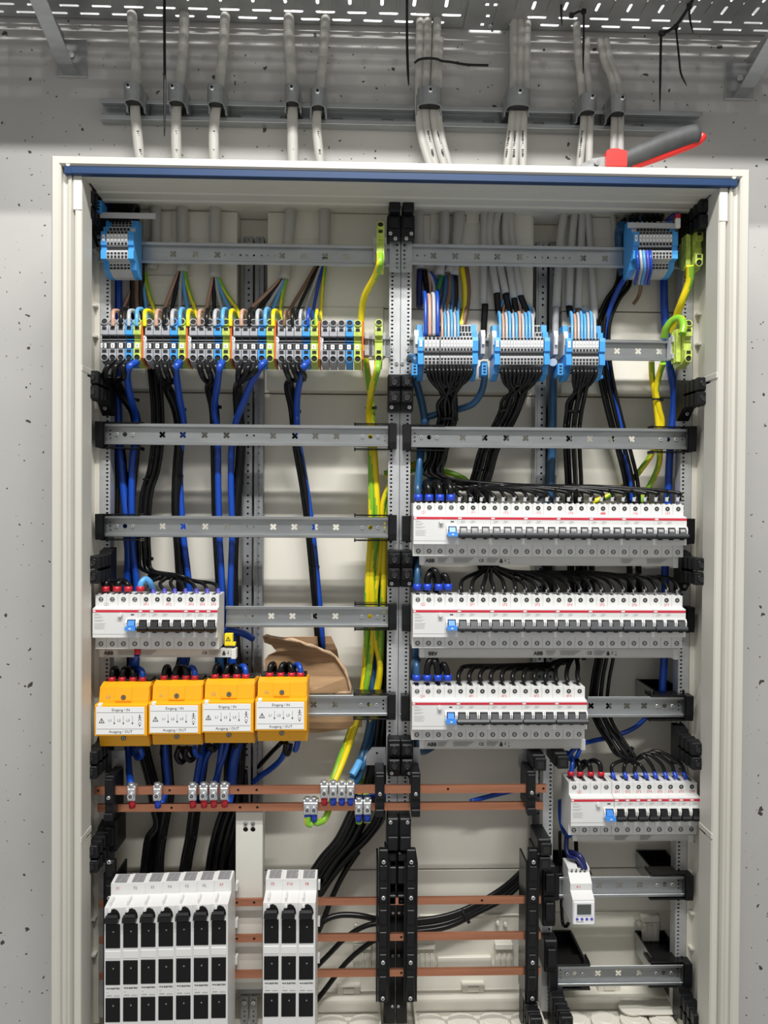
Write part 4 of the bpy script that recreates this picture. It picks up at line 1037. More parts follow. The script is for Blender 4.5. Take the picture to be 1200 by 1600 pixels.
for i, (px, s) in enumerate(((204.5, 'ferrule_red'), (245, 'ferrule_blue'), (300, 'ferrule_red'), (317.5, 'ferrule_red'), (333, 'ferrule_red'), (350, 'ferrule_red'))):
    bar_clamp(px, 1242.5-i*.3, -.052, f'{ORD[i]} zinc clamp from the left on the upper copper bar below the yellow blocks', s)
for i, px in enumerate((506.5, 520.5, 534, 547.5)): bar_clamp(px, 1238, -.052, f'{ORD[i]} zinc clamp of the four near the centre on the upper copper bar', 'ferrule_red' if i == 0 else 'ferrule_blue')
for i, px in enumerate((480, 490.5, 560.5, 574)): bar_clamp(px, 1264, -.040, f'{ORD[i]} zinc clamp from the left on the lower copper bar', 'ferrule_blue')

# ------------------------------------------------------------------ time switch
p = at(911, 1406, -.055); t = thing('time_switch', 'white digital time switch with grey screen on the lower right rail', 'time switch', (p.x, 0, p.z)); t.scale = (1, 1, .90); W2 = .0177
b = MB(); b.prism([(.004, .045), (-.018, .045), (-.030, .043), (-.030, .036), (-.044, .023), (-.044, .011), (-.058, .002), (-.060, -.040), (-.044, -.045), (.004, -.045)], -W2, W2); part('housing', b.mesh('housing', ['mcb']), t)
b = MB(); b.mat(0).box(-W2+.001, W2-.001, -.0625, -.0595, -.040, .0005, .0008); part('front_cover', b.mesh('front_cover', ['clear']), t)
b = MB(); b.box(-.0118, .0110, -.0636, -.0620, -.0215, -.0035, .0005); part('screen', b.mesh('screen', ['screen']), t)
for k in range(4):
    b = MB(); b.cyl((-.0115+k*.0078, -.0622, -.0298), (0, -1, 0), .0023, .0012, 10); part('button', b.mesh('button', ['violet']), t)
b = MB(); b.rect(-.013, -.001, -.0628, -.0355, -.0345); b.rect(-.013, .013, -.0628, -.0250, -.0245); part('print', b.mesh('print', ['print']), t)
b = MB()
for k in range(4): b.cyl((-.0115+k*.0072, -.0305, .0410), (0, -1, 0), .0011, .0005, 8); b.box(-.0135+k*.0072, -.0105+k*.0072, -.0308, -.0300, .0368, .0383)
part('terminal_hole', b.mesh('terminal_hole', ['hole']), t)
part('lettering', text('K1', .0065, 'redink'), t, (-.004, -.0443, .017))

# ------------------------------------------------------------------ torn cardboard
def sheet(ptsF, thick, name, label):
    me = MB(); n = len(ptsF); me.v += [tuple(p) for p in ptsF]+[(p[0], p[1]+thick, p[2]) for p in ptsF]
    for tr in tessellate_polygon([[Vector((p[0], p[2], 0)) for p in ptsF]]):
        me.mat(0); me.face(list(tr)); me.face([n+i for i in tr][::-1])
    for i in range(n):
        j = (i+1) % n; me.mat(1); me.face([i, j, n+j, n+i])
    return me.mesh(name, ['cardboard', 'cardedge'])
ys = lambda px, py: .028+(.020*math.sin((px-410)/135*2.2))
jag = [(411, 996), (417, 993), (424, 996), (434, 996.5), (446, 999), (458, 1000), (470, 1003), (478, 1007), (487, 1009), (496, 1012), (505, 1017), (515, 1020), (524, 1026), (530, 1034), (538, 1045), (543, 1058), (547, 1073), (548, 1082), (520, 1083), (476, 1084), (470, 1110), (430, 1110), (416, 1055), (413, 1032), (419, 1024), (432, 1018), (424, 1008), (413, 1004)]
t = thing('cardboard_piece', 'torn brown cardboard sheet tucked behind the fourth yellow block and its rail', 'cardboard', at(480, 1084, .05))
o = t.location
me = sheet([at(x, y, .024+.012*math.sin(x*.05))-Vector(o) for x, y in jag], .004, 'sheet', '')
part('sheet', me, t)
me = sheet([at(x, y, .058)-Vector(o) for x, y in ((430, 996), (517, 994), (527, 1016), (531, 1040), (500, 1045), (440, 1010))], .004, 'back_sheet', '')
part('back_sheet', me, t)
me = sheet([at(x, y, .045)-Vector(o) for x, y in ((470, 1112), (566, 1115), (566, 1136), (530, 1141), (495, 1145), (470, 1144))], .004, 'lower_sheet', '')
part('lower_sheet', me, t)
b = MB(); pts = [at(x, y, .020+.012*math.sin(x*.05))-Vector(o) for x, y in jag[:19]]
b.tube(pts, [.0022+.0014*((i*7) % 3)/2 for i in range(len(pts))], 6); part('torn_edge', b.mesh('torn_edge', ['cardedge']), t)

# ------------------------------------------------------------------ wires
def smooth(pts, k=5):
    n = len(pts)
    if n < 3: return pts
    out = []
    for i in range(n-1):
        p0, p1, p2, p3 = pts[max(i-1, 0)], pts[i], pts[i+1], pts[min(i+2, n-1)]
        for j in range(k):
            t = j/k; t2 = t*t; t3 = t2*t
            out.append(.5*((2*p1)+(p2-p0)*t+(2*p0-5*p1+4*p2-p3)*t2+(3*p1-p0-3*p2+p3)*t3))
    out.append(pts[-1]); return out
def wat(px, py, Y):
    p = at(px, py, Y)
    if -.225 < p.z < .062 and Y > .046: p = at(px, py, .046)
    return p
def wire(name, label, pts, r, m, grp=None, k=5, n=7, cat='cable', stripe=None, parent=None, px=True):
    P3 = [wat(*p) for p in pts] if px else [Vector(p) for p in pts]
    b = MB(); mats = [m]
    if stripe: mats = [m, stripe]
    b.tube(smooth(P3, k if not stripe else 12), r, n if not stripe else 14, stripe=(55 if stripe else None))
    me = b.mesh(name, mats)
    if parent is not None: return part(name, me, parent)
    return one(name, me, label, cat, grp)
YG = dict(m='wyellow', stripe='wgreen')
def tie(px, py, Y, wpx, lab, ang=0.0, n=10, grp='cable ties on the wire bundles', hpx=None, tail=True):
    p = at(px, py, Y); w_ = wpx/2/950.0; t = thing('cable_tie', lab, 'cable tie', p, grp); t.rotation_euler = (0, -ang, 0)
    b = MB(); v = len(b.v); hh = .0016; dd = (hpx or wpx*.55)/2/950
    for k in range(n+1):
        a = 2*PI*k/n
        for z in (-hh, hh): b.v.append((math.cos(a)*w_*1.04, math.sin(a)*dd*1.1, z))
    for k in range(n): b.face([v+2*k, v+2*k+2, v+2*k+3, v+2*k+1], True)
    part('strap', b.mesh('strap', ['blackpl']), t)
    b = MB(); b.box(w_*.9, w_*.9+.0045, -.003, .002, -.0028, .0028, .0006); part('head', b.mesh('head', ['blackpl']), t)
def offs(i, n, r):            # hex-like packing offsets (x, y) for strand i of n
    if n == 1: return (0, 0)
    ga = 2.399963; rr = r*math.sqrt(i+.3)*.98
    return (math.cos(i*ga)*rr, math.sin(i*ga)*rr*.8)
def bundle(name, lab, cnt, starts, trunk, ends, r, mats, grp, k=5, n=6, spread=1.0, cat='wire', labs=None, endY=None):
    order = list(range(cnt))
    for i in range(cnt):
        ox, oy = offs(i, cnt, r*spread)
        P3 = []
        if starts: P3 += [wat(*p) for p in (starts[i] if isinstance(starts[i], list) else [starts[i]])]
        P3 += [wat(*p)+Vector((ox, oy, 0)) for p in trunk]
        if ends: P3 += [at(*p) for p in (ends[i] if isinstance(ends[i], list) else [ends[i]])]
        m = mats[i % len(mats)] if isinstance(mats, (list, tuple)) else mats
        b = MB(); b.tube(smooth(P3, k), r, n)
        one(name, b.mesh(name, [m]), labs[i] if labs else lab, cat, grp)

# --- outside the cabinet: sheathed cables coming down from the tray
CY0 = .078
cl = []
for (pts, r, lab) in (
    ([(206, 20), (209, 60), (213, 110), (211, 165), (214, 205), (220, 262)], .0088, 'first grey sheathed cable from the left above the cabinet'),
    ([(288, 20), (287, 60), (282, 120), (276, 165), (275, 205), (276, 262)], .0088, 'second grey sheathed cable from the left above the cabinet'),
    ([(352, 20), (350, 60), (344, 120), (338, 165), (334, 205), (335, 262)], .0088, 'third grey sheathed cable from the left above the cabinet'),
    ([(451, 20), (452, 60), (456, 120), (457, 165), (457, 205), (458, 262)], .0094, 'fourth grey sheathed cable from the left above the cabinet'),
    ([(509, 20), (507, 60), (502, 110), (496, 165), (495, 205), (502, 266)], .0082, 'fifth grey sheathed cable from the left above the cabinet'),
    ([(657, 20), (656, 60), (655, 120), (655, 180), (660, 220), (676, 270)], .0070, 'leftmost white cable in the tied bundle of three above mid cabinet'),
    ([(668, 20), (668, 60), (666, 110), (664, 175), (669, 215), (683, 270)], .0078, 'second white cable in the tied bundle above mid cabinet'),
    ([(683, 20), (682, 60), (680, 110), (677, 175), (683, 215), (697, 270)], .0078, 'third white cable in the tied bundle above mid cabinet'),
    ([(688, 60), (686, 120), (685, 175), (693, 225), (707, 270)], .0060, 'rightmost thin white cable in the tied bundle above mid cabinet'),
    ([(803, 20), (803, 60), (803, 120), (801, 180), (797, 215), (790, 270)], .0072, 'left cable of the bundle of three right of mid cabinet'),
    ([(813, 20), (813, 60), (812, 120), (809, 180), (806, 215), (803, 270)], .0072, 'middle cable of the bundle of three right of mid cabinet'),
    ([(824, 20), (823, 60), (822, 120), (818, 180), (817, 215), (817, 270)], .0072, 'right cable of the bundle of three right of mid cabinet'),
    ([(901, 20), (902, 70), (907, 120), (912, 180), (910, 215), (904, 272)], .0066, 'left cable of the pair entering behind the pliers'),
    ([(916, 60), (916, 100), (919, 130), (922, 180), (921, 215), (920, 272)], .0066, 'right cable of the pair entering behind the pliers'),
    ([(938, 60), (944, 95), (957, 130), (960, 180), (959, 215), (958, 272)], .0064, 'left cable of the last pair above the pliers'),
    ([(946, 60), (952, 90), (965, 130), (969, 180), (969, 215), (970, 272)], .0064, 'right cable of the last pair above the pliers')):
    wire('sheathed_cable', lab, [(x, y, CY0-(.012 if y > 245 else 0)) for x, y in pts], r, 'sheath', 'sheathed cables above the cabinet', n=12)
shs = [o for o in COL.objects if o.name.startswith('sheathed_cable')]
for idx, (px, dpx) in {0: (215, 5), 1: (275, 1), 2: (334, 0), 3: (457, 1), 4: (497, 3), 6: (669, 8), 7: (684, 9), 9: (796, -5), 10: (805, -2), 11: (817, 0), 12: (910, -4)}.items():
    b = MB(); rr = random.Random(idx)
    for q in range(13):
        y = 205+q*3.2; c = at(px+dpx*q/12, y, CY0-.0096-(.006 if y > 232 else 0)); w_ = .0008+.0012*rr.random()
        b.box(c.x-w_, c.x+w_, c.y, c.y+.002, c.z-.0006, c.z+.0004+.0008*rr.random())
    part('print', b.mesh('print', ['ink']), shs[idx])
# strut rail with cable clamps
p0, p1 = at(157, 168, .088), at(1096, 190, .088); L = p1.x-p0.x
t = thing('strut_rail', 'slotted zinc strut rail on the wall holding the cable clamps', 'rail', ((p0.x+p1.x)/2, .088, (p0.z+p1.z)/2-.004))
t.rotation_euler = (0, (p0.z-p1.z)/L*0.35, 0)
b = MB(); hs = [slot(-L/2+.05+.09*i, 0, .022, .006) for i in range(int(L/.09))]
b.plate([(-L/2, -.015), (L/2, -.015), (L/2, .015), (-L/2, .015)], hs, .001, org=(0, .014, 0))
for s in (-1, 1):
    b.box(-L/2, L/2, -.004, .015, s*.0165-.0012, s*.0165+.0012); b.box(-L/2, L/2, -.006, -.004, s*.0165-.0012-(0 if s < 0 else .005), s*.0165+.0012+(0 if s > 0 else .005), .0004)
part('channel', b.mesh('channel', ['zinc']), t)
def cclamp(px, py, wpx, lab, skew):
    p = at(px, py, .060); t = thing('cable_clamp', lab, 'clamp', p, 'cable clamps on the strut rail'); W_ = wpx/2/915.0
    b = MB(); n = 12; T_ = .030
    # arched saddle open downward: outline in XY extruded in Z
    out = [(-W_, .030)]+[(-W_*math.cos(PI*i/n), -.006-.011*math.sin(PI*i/n)*1.0) for i in range(n+1)]+[(W_, .030)]
    inn = [(W_-.0022, .030)]+[((W_-.0022)*math.cos(PI*i/n), -.004-.0105*math.sin(PI*i/n)) for i in range(n+1)]+[(-W_+.0022, .030)]
    b.plate(out+inn, [], T_, org=(0, 0, -.012), plane='XY'); b.box(-W_-.0015, -W_+.0015, .012, .034, -.018, .016); b.box(W_-.0015, W_+.0015, .012, .034, -.018, .016)
    part('saddle', b.mesh('saddle', ['zinc']), t)
    b = MB(); b.box(-W_+.003, W_-.003, -.012, .010, -.010, .012, .002); part('pressure_pad', b.mesh('pressure_pad', ['blackpl']), t)
    b = MB(); b.cyl((skew*.004, -.015, .008), (0, -1, .3), .0042, .006, 10); b.mat(1).cyl((skew*.004, -.0212, .0098), (0, -1, .3), .0025, .0006, 6); part('bolt', b.mesh('bolt', ['zinc_bright', 'hole']), t)
for px, py, w_, s, lab in ((209, 152, 27, -1, 'first cable clamp from the left'), (277, 153, 26, -1, 'second cable clamp from the left'), (338, 155, 26, -1, 'third cable clamp from the left'), (457, 154, 24, 0, 'fourth cable clamp from the left'), (497, 160, 24, 0, 'fifth cable clamp from the left'),
                           (671, 158, 38, 0, 'wide cable clamp over the tied bundle of cables'), (809, 160, 38, 0, 'wide cable clamp over the bundle of three right cables'), (917, 168, 26, 1, 'cable clamp on the pair above the pliers jaw'), (963, 170, 26, 1, 'last cable clamp on the right, above the pliers handle')): cclamp(px, py, w_, lab+' on the strut rail', s)
# cable tray
TZ = .435; TY1 = .100; TY0 = -.234
t = thing('cable_tray', 'perforated grey steel cable tray above the cabinet', 'tray', (0, TY1, TZ))
def tray_piece(xa, xb, dz, lab, sl=True):
    holes = []; X = xa+.03; k = 0
    while X < xb-.03:
        holes.append(slot(X, -.014, .034, .0055)); 
        if X+.027+.02 < xb: holes.append(slot(X+.027, -.030-.005, .034, .0055))
        X += .0545; k += 1
    X = xa+.045
    while X < xb-.03:
        for Yc in (-.066, -.100, -.135): holes.append(slot(X, Yc, .022, .0055, vertical=True))
        holes.append(circ(X+.027, -.085, .0035, 10)); X += .0545
    b = MB(); b.plate([(xa, TY0-TY1), (xb, TY0-TY1), (xb, 0), (xa, 0)], holes, .0012, org=(0, 0, dz), plane='XY')
    part('tray_base', b.mesh('tray_base', ['tray']), t)
    for y in (0, TY0-TY1):
        hs = [slot(xa+.03+.0545*i, .030, .034, .006) for i in range(int((xb-xa-.05)/.0545))]
        b = MB(); b.plate([(xa, 0), (xb, 0), (xb, .055), (xa, .055)], hs, .0012, org=(0, y-.0006, dz)); part('tray_side', b.mesh('tray_side', ['tray']), t)
    # pressed ribs across the base
    X = xa+.018; b = MB()
    while X < xb-.02: b.box(X-.003, X+.003, TY0-TY1+.01, -.052, dz-.0018, dz, .0008); X += .0545
    part('pressed_rib', b.mesh('pressed_rib', ['tray']), t, kind='stuff')
xj = at(735, 60, .09).x
tray_piece(-.95, xj, 0, 'a'); tray_piece(xj+.055, 1.05, 0.0, 'b')
b = MB(); hs = [[(x+dx*.003, y+dy*.003) for dx, dy in ((-1, -1), (1, -1), (1, 1), (-1, 1))] for x, y in ((.020, -.016), (.026, -.04), (.02, -.07), (.034, -.070))]
b.plate([(-.012, TY0-TY1), (.066, TY0-TY1), (.066, .0005), (-.012, .0005)], hs, .0012, org=(xj, 0, -.0026), plane='XY'); b.box(xj+.038, xj+.042, -.17, 0, -.0055, -.0026)
part('splice_plate', b.mesh('splice_plate', ['tray']), t)
b = MB(); b.cyl((xj+.034, -.016, -.0026), (0, 0, -1), .0042, .004, 12); part('bolt', b.mesh('bolt', ['zinc_bright']), t)
# brackets
def tbracket(px, py, s, lab, mirror):
    p = at(px, py, .104); t = thing('tray_bracket', lab, 'bracket', p)
    b = MB(); b.box(-.026, .026, -.003, 0, -.033, .033, .003); part('foot', b.mesh('foot', ['tray']), t)
    b = MB(); b.prism([(-.003, -.028), (-.003, .040), (-.19, .050), (-.19, .030), (-.03, -.024)], -.0013, .0013); part('web', b.mesh('web', ['tray']), t, (mirror*.014, 0, 0))
    b = MB(); b.prism([(-.003, -.030), (-.03, -.026), (-.19, .028), (-.19, .030), (-.03, -.024), (-.003, -.028)], *sorted((mirror*.014, -mirror*.012))); part('flange', b.mesh('flange', ['zinc']), t)
    b = MB(); b.mat(0).cyl((mirror*.012, -.040, -.004), (-mirror, 0, 0), .006, .005, 10); b.cyl((0, -.003, .004), (0, -1, 0), .0055, .004, 10); part('bolt', b.mesh('bolt', ['zinc_bright']), t)
tbracket(113, 92, 1, 'left steel bracket carrying the cable tray', -1)
tbracket(1154, 128, -1, 'right steel bracket carrying the cable tray', 1)
# hanging cable tie tails
def tail(lab, pts, r=.0016):
    P3 = [at(*p) for p in pts]; b = MB(); n = len(smooth(P3, 4)); b.tube(smooth(P3, 4), [r]*(n-3)+[r*.8, r*.6, r*.3], 6, flat=.6)
    t = thing('cable_tie', lab, 'cable tie', P3[0], 'long tie tails at the cable tray'); o = part('tail', b.mesh('tail', ['blackpl']), t); o.location = -P3[0]
    b = MB(); b.box(-.004, .004, -.003, .003, -.004, .004, .001); part('head', b.mesh('head', ['blackpl']), t)
tail('straight black tie tail hanging at the left, in front of the wall', [(257, -12, .0), (257, 60, .0), (257.5, 140, .0), (257, 213, .0)], .0023)
tail('black tie tail hanging above the centre of the cabinet', [(636, -12, .01), (636, 60, .01), (637, 100, .01), (638.5, 134, .01)], .0022)
tail('short black tie tail in front of the pair of cables right of centre', [(912, 18, .03), (912, 50, .03), (911, 115, .03)], .0018)
tail('short black tie tail left of the tie over the pair of cables', [(877, -8, .03), (877, 20, .03), (878, 40, .03)], .0018)
tail('long straight black tie tail at the right ending on the strut rail', [(1033, 52, .02), (1032, 100, .02), (1031, 174, .02)], .0022)
tail('curved black tie tail right of the long straight one', [(1056, 42, .03), (1061, 90, .03), (1064, 115, .03), (1073, 134, .03)], .0018)
tail('short curved black tie tail highest at the right under the tray', [(1077, 10, .02), (1078, 30, .02), (1083, 52, .02)], .0018)
tail('slanting black tie across the tray slots at the right', [(1036, 52, .03), (1056, 40, .02), (1078, 8, .0), (1086, -8, -.01)], .0028)
tail('small black tie through a tray slot above the pair of cables', [(893, 24, .03), (905, 18, .03), (915, 20, .03)], .0022)
wire('cable_tie', 'black cable tie around the tied bundle with its tail pointing right', [(648, 98, .068), (655, 93, .062), (668, 91, .058), (682, 92, .06), (690, 95, .064), (706, 97, .064), (730, 101, .062), (763, 102, .06)], .0021, 'blackpl', None, cat='cable tie')
# pliers on top of the cabinet
p = at(975, 255, -.02); t = thing('pliers', 'pliers with grey and red handles lying on top of the cabinet', 'pliers', p); o = Vector(p)
def lp(x, y, Y=-.02): return at(x, y, Y)-o
b = MB(); pts = smooth([lp(972, 251), (lp(1000, 240)), lp(1040, 224), lp(1075, 212), lp(1094, 209)], 5); n = len(pts)
b.tube(pts, [.0150+.002*math.sin(i/n*PI) for i in range(n-2)]+[.0125, .008], 12, flat=.7); part('handle', b.mesh('handle', ['pliers_grey']), t)
b = MB(); pts = smooth([lp(985, 260, -.016), lp(1020, 248, -.016), (lp(1058, 234, -.016)), lp(1088, 222, -.016), lp(1098, 212, -.016)], 5); b.tube(pts, .0075, 10); part('handle_inlay', b.mesh('handle_inlay', ['pliers_red']), t)
b = MB(); b.plate([tuple(lp(a, c))[0::2] for a, c in ((944, 264), (944, 241), (951, 237), (962, 237), (976, 241), (976, 264))], [], .020, org=(0, -.012, 0)); part('handle_collar', b.mesh('handle_collar', ['pliers_red']), t)
b = MB(); b.plate([tuple(lp(a, c))[0::2] for a, c in ((900, 262), (912, 256), (925, 250), (944, 247), (946, 264), (910, 264))], [], .012, org=(0, -.006, 0)); b.cyl(tuple(lp(932, 255, -.026)), (0, -1, 0), .004, .003, 12); part('jaw', b.mesh('jaw', ['steel']), t)

# --- inside: grey sheathed cables against the back
k = 0
for pts, r, lab in (([(243, 318), (243, 380), (236, 420)], .009, 'beside the top left slim block'), ([(285, 318), (285, 380), (285, 424)], .010, 'above the second terminal group'), ([(336, 318), (336, 380), (336, 434)], .010, 'above the third terminal group'),
                    ([(455, 318), (450, 380), (445, 436)], .0095, 'above the fourth terminal group'), ([(508, 318), (507, 370), (506, 402)], .0095, 'above the fifth terminal group'),
                    ([(653, 320), (654, 370), (656, 420)], .009, 'nearest right of the centre upright'), ([(694, 318), (694, 370), (686, 430)], .009, 'second right of the centre upright'), ([(720, 318), (716, 370), (702, 426)], .008, 'third right of the centre upright'), ([(716, 330), (713, 380), (710, 430)], .008, 'fourth right of the centre upright'),
                    ([(757, 318), (756, 370), (755, 475)], .0062, 'thin, left of the group over the middle slim block'), ([(770, 318), (764, 370), (776, 458)], .0065, 'first of the group over the middle slim block'), ([(782, 318), (774, 370), (790, 458)], .0065, 'second of the group over the middle slim block'), ([(793, 318), (790, 370), (803, 466)], .0065, 'third of the group over the middle slim block'), ([(797, 325), (800, 370), (813, 462)], .0065, 'fourth of the group over the middle slim block'),
                    ([(885, 318), (876, 370), (869, 480)], .007, 'first of the group over the third slim block'), ([(900, 318), (893, 380), (889, 478)], .0065, 'second of the group over the third slim block'), ([(910, 318), (908, 380), (903, 482)], .0065, 'third of the group over the third slim block'), ([(917, 318), (922, 380), (928, 470), (928, 500)], .0065, 'fourth of the group over the third slim block'), ([(955, 320), (962, 370), (960, 420)], .005, 'thin, left of the top right slim block')):
    wire('sheathed_cable', 'grey cable on the cabinet back, '+lab, [(x, y, .044) for x, y in pts], r, 'sheath', 'grey cables inside the cabinet head', n=12)
# conductors from the sheaths looping into the first terminal row
org = [(222, 425), (284, 423), (337, 434), (443, 437), (506, 402)]
cols = [('wtan', 'wblack', 'wgrey', 'wlight', 'wyellow'), ('wtan', 'wblack', 'wgrey', 'wlight', 'wyellow'), ('wtan', 'wblack', 'wgrey', 'wlight', 'wyellow'), ('wtan', 'wblack', 'wgrey', 'wlight', 'wyellow'), ('wbrown', 'wblack', 'wgrey', 'wblue', 'wyellow')]
cn = ('brown', 'black', 'grey', 'blue', 'yellow')
for i in range(5):
    for k in range(5):
        x = TERMX[i, k]; ox, oy = org[i]; dx = ox-x; s = (3 if i != 0 else 8)
        sx = x+10+(3 if i == 0 else 0)
        if i == 4: sx = x+6
        pts = [(ox+(k-2)*2, oy, .074), ((ox+(k-2)*2+sx)/2, (oy+488)/2, .066), (sx+2, 486, .05), (sx+2, 505, .025), (sx, 497, .008), (sx-4, 487-k % 2*3, -.014), (x+1.5, 486-k % 2*2, -.030), (x, 494, -.041), (x, 510, -.043)]
        wire('conductor', f'{cn[k]} conductor looping down into the {names[i]} terminal group from the left', pts, .0034 if i < 4 else .0028, cols[i][k], 'conductors above the left terminal row', stripe=('wgreen' if k == 4 else None), k=6, cat='wire')
# black and blue wires leaving the bottom of the first terminal row
trunks = [[(182, 598, .0), (192, 618, .03), (210, 645, .045), (213, 680, .048), (209, 730, .05), (204, 790, .05), (208, 850, .05), (212, 920, .05), (207, 1000, .05), (205, 1060, .05), (202, 1180, .045)],
          [(262, 605, .01), (276, 640, .035), (281, 680, .045), (277, 740, .05), (276, 800, .05), (280, 860, .05), (284, 930, .05), (288, 1010, .05), (272, 1080, .05), (257, 1180, .05)],
          [(328, 605, .01), (335, 640, .035), (337, 690, .045), (338, 760, .05), (340, 830, .05), (345, 920, .05), (348, 1010, .05), (342, 1080, .05), (316, 1180, .05)],
          [(372, 605, .01), (373, 640, .035), (377, 690, .045), (374, 740, .05), (368, 810, .05), (365, 900, .05), (368, 1000, .05), (375, 1080, .05), (368, 1180, .05)],
          [(452, 600, .0), (459, 640, .03), (464, 690, .045), (476, 760, .05), (484, 820, .05), (490, 880, .05), (497, 960, .055), (502, 1040, .068), (500, 1080, .07)]]
for i in range(5):
    st = []
    for k in range(3):
        x = TERMX[i, k]
        if i == 0: st.append([(x, 566, -.043), (x-9-k*0, 574, -.062), (x-13+k*2, 590, -.045)])
        elif i == 3: st.append([(x, 566, -.043), (x-4+k*1, 578, -.058), (372+k*3, 595, -.03)])
        else: st.append([(x, 566, -.043), (x+2, 576, -.058), (x+8-k*1, 592, -.03)])
    lab = [f'black wire from the {ORD[k]} grey terminal of the {names[i]} group, dropping behind the rails' for k in range(3)]
    bundle('wire', None, 3, st, trunks[i], None, .0048, 'wblack', 'black wires below the left terminal row', labs=lab, spread=1.25)
    x = TERMX[i, 3]
    bl = {0: [(x, 566, -.043), (x-12, 574, -.058), (x-15, 592, -.035), (205, 625, .0), (212, 650, .03), (211, 685, .04), (206, 740, .04), (207, 850, .04), (214, 920, .04), (210, 1010, .04), (202, 1070, .045), (200, 1180, .03), (205, 1228, -.03)],
          1: [(x, 566, -.043), (x-6, 574, -.058), (x-5, 592, -.035), (281, 625, .0), (287, 660, .03), (284, 690, .045), (281, 740, .055), (286, 830, .048), (294, 900, .045), (298, 960, .045), (290, 1040, .045), (262, 1120, .04), (259, 1180, .03), (262, 1225, .03), (250, 1262, .0)],
          2: [(x, 566, -.043), (x-5, 576, -.058), (x-8, 600, -.03), (335, 640, .02), (340, 680, .035), (341, 760, .04), (343, 840, .04), (347, 930, .04), (342, 1040, .04), (325, 1120, .04), (314, 1180, .03), (306, 1226, .02), (302, 1255, -.02)],
          3: [(x, 566, -.043), (x-6, 572, -.058), (392, 600, -.03), (378, 635, .0), (368, 662, .02), (362, 700, .035), (361, 760, .04), (363, 830, .04), (360, 930, .04), (362, 1040, .04), (350, 1120, .04), (345, 1180, .03), (337, 1226, .02), (334, 1250, -.02)],
          4: [(x, 566, -.043), (x-7, 574, -.058), (x-12, 592, -.03), (464, 630, .01), (466, 690, .04), (478, 760, .046), (488, 830, .044), (495, 900, .046), (502, 980, .05), (505, 1040, .068)]}[i]
    wire('wire', f'blue wire from the blue terminal of the {names[i]} group, dropping behind the rails', bl, .0056, 'wblue', 'blue wires below the left terminal row', n=9, cat='wire')
# extra long cables
wire('wire', 'thick blue wire running straight down at the left upright behind the terminals', [(184, 420, .05), (185, 520, .05), (184, 600, .05), (186, 680, .05), (192, 750, .048), (198, 810, .045), (201, 870, .045), (198, 930, .05), (200, 1000, .05)], .0070, 'wblue', cat='wire', n=9)
wire('wire', 'thick black wire beside the straight blue one at the left upright', [(190, 700, .05), (196, 760, .055), (197, 830, .055), (204, 900, .055), (207, 1000, .055)], .0060, 'wblack', cat='wire')
wire('wire', 'thin black wire down the left upright between the first two empty rails', [(181, 700, .05), (184, 760, .05), (182, 830, .05)], .0035, 'wblack', cat='wire')
for k, (a, c_) in enumerate((((208, 425), (210, 490)), ((214, 425), (217, 490)), ((221, 425), (222, 495)))):
    wire('wire', f'{ORD[k]} dark wire from the left falling from the top left slim block behind the terminals', [(a[0], a[1]-15, .03), (a[0], a[1]+20, .045), (c_[0], c_[1], .05), (240+k*2, 575, .055), (244+k*2, 600, .05)], .0055, ('wblack', 'wbrown', 'wblack')[k], cat='wire')
# loose bundle feeding the left breaker row
ends = []
x0, z0 = HOLE_X['L']
exs = [239.5, 257, 273.5, 290, 307, 324, 341]
for k, ex in enumerate(exs):
    ends.append([(238+k*7, 905-k*1.0, .03-.004*k), ((238+ex)/2+12, 902+k*.8, .01), (ex-7, 912, -.015), (ex, 924, -.026), (ex+1, 931, -.030)])
bundle('wire', None, 7, None, [(240, 560, .06), (243, 590, .055), (247, 640, .052), (247, 690, .05), (241, 735, .05), (230, 772, .05), (226, 830, .05), (227, 865, .048), (231, 890, .042)], ends, .0030, 'wblack', 'thin black wires to the left breaker row', labs=[f'thin black wire to the {ORD[k]} breaker pole of the left row, counted from the left' for k in range(7)], spread=1.5, n=7)
for k, ex in enumerate(exs):
    wire('ferrule', f'small blue wire ferrule at the {ORD[k]} breaker pole of the left row', [(ex-.5, 921, -.024), (ex, 926, -.028), (ex+1.5, 931, -.031)], .0034, 'violet', 'blue ferrules on the left breaker row', cat='ferrule', k=1)
tie(229, 749, .048, 12, 'black cable tie on the loose bundle below the upper empty rail'); tie(229, 873, .046, 15, 'black cable tie with long head on the loose bundle above the left breaker row'); tie(236, 897, .035, 12, 'black cable tie where the loose bundle fans out to the left breaker row', .6)
tie(208, 622, .03, 14, 'black cable tie on the first wire bundle under the terminals', -.4); tie(281, 640, .035, 13, 'black cable tie on the second wire bundle under the terminals'); tie(336, 636, .035, 14, 'black cable tie on the third wire bundle under the terminals'); tie(375, 627, .03, 16, 'black cable tie on the fourth wire bundle under the terminals'); tie(461, 643, .03, 12, 'black cable tie on the fifth wire bundle under the terminals')
tie(276, 744, .05, 14, 'black cable tie on the second bundle between the empty rails'); tie(490, 886, .048, 12, 'black cable tie on the fifth bundle above the cardboard')
tie(234, 1306, .05, 13, 'black cable tie on the first thick black bundle above the fuse switches'); tie(251, 1309, .05, 12, 'black cable tie on the second thick black bundle above the fuse switches'); tie(296, 1309, .05, 13, 'black cable tie on the third thick black bundle above the fuse switches')
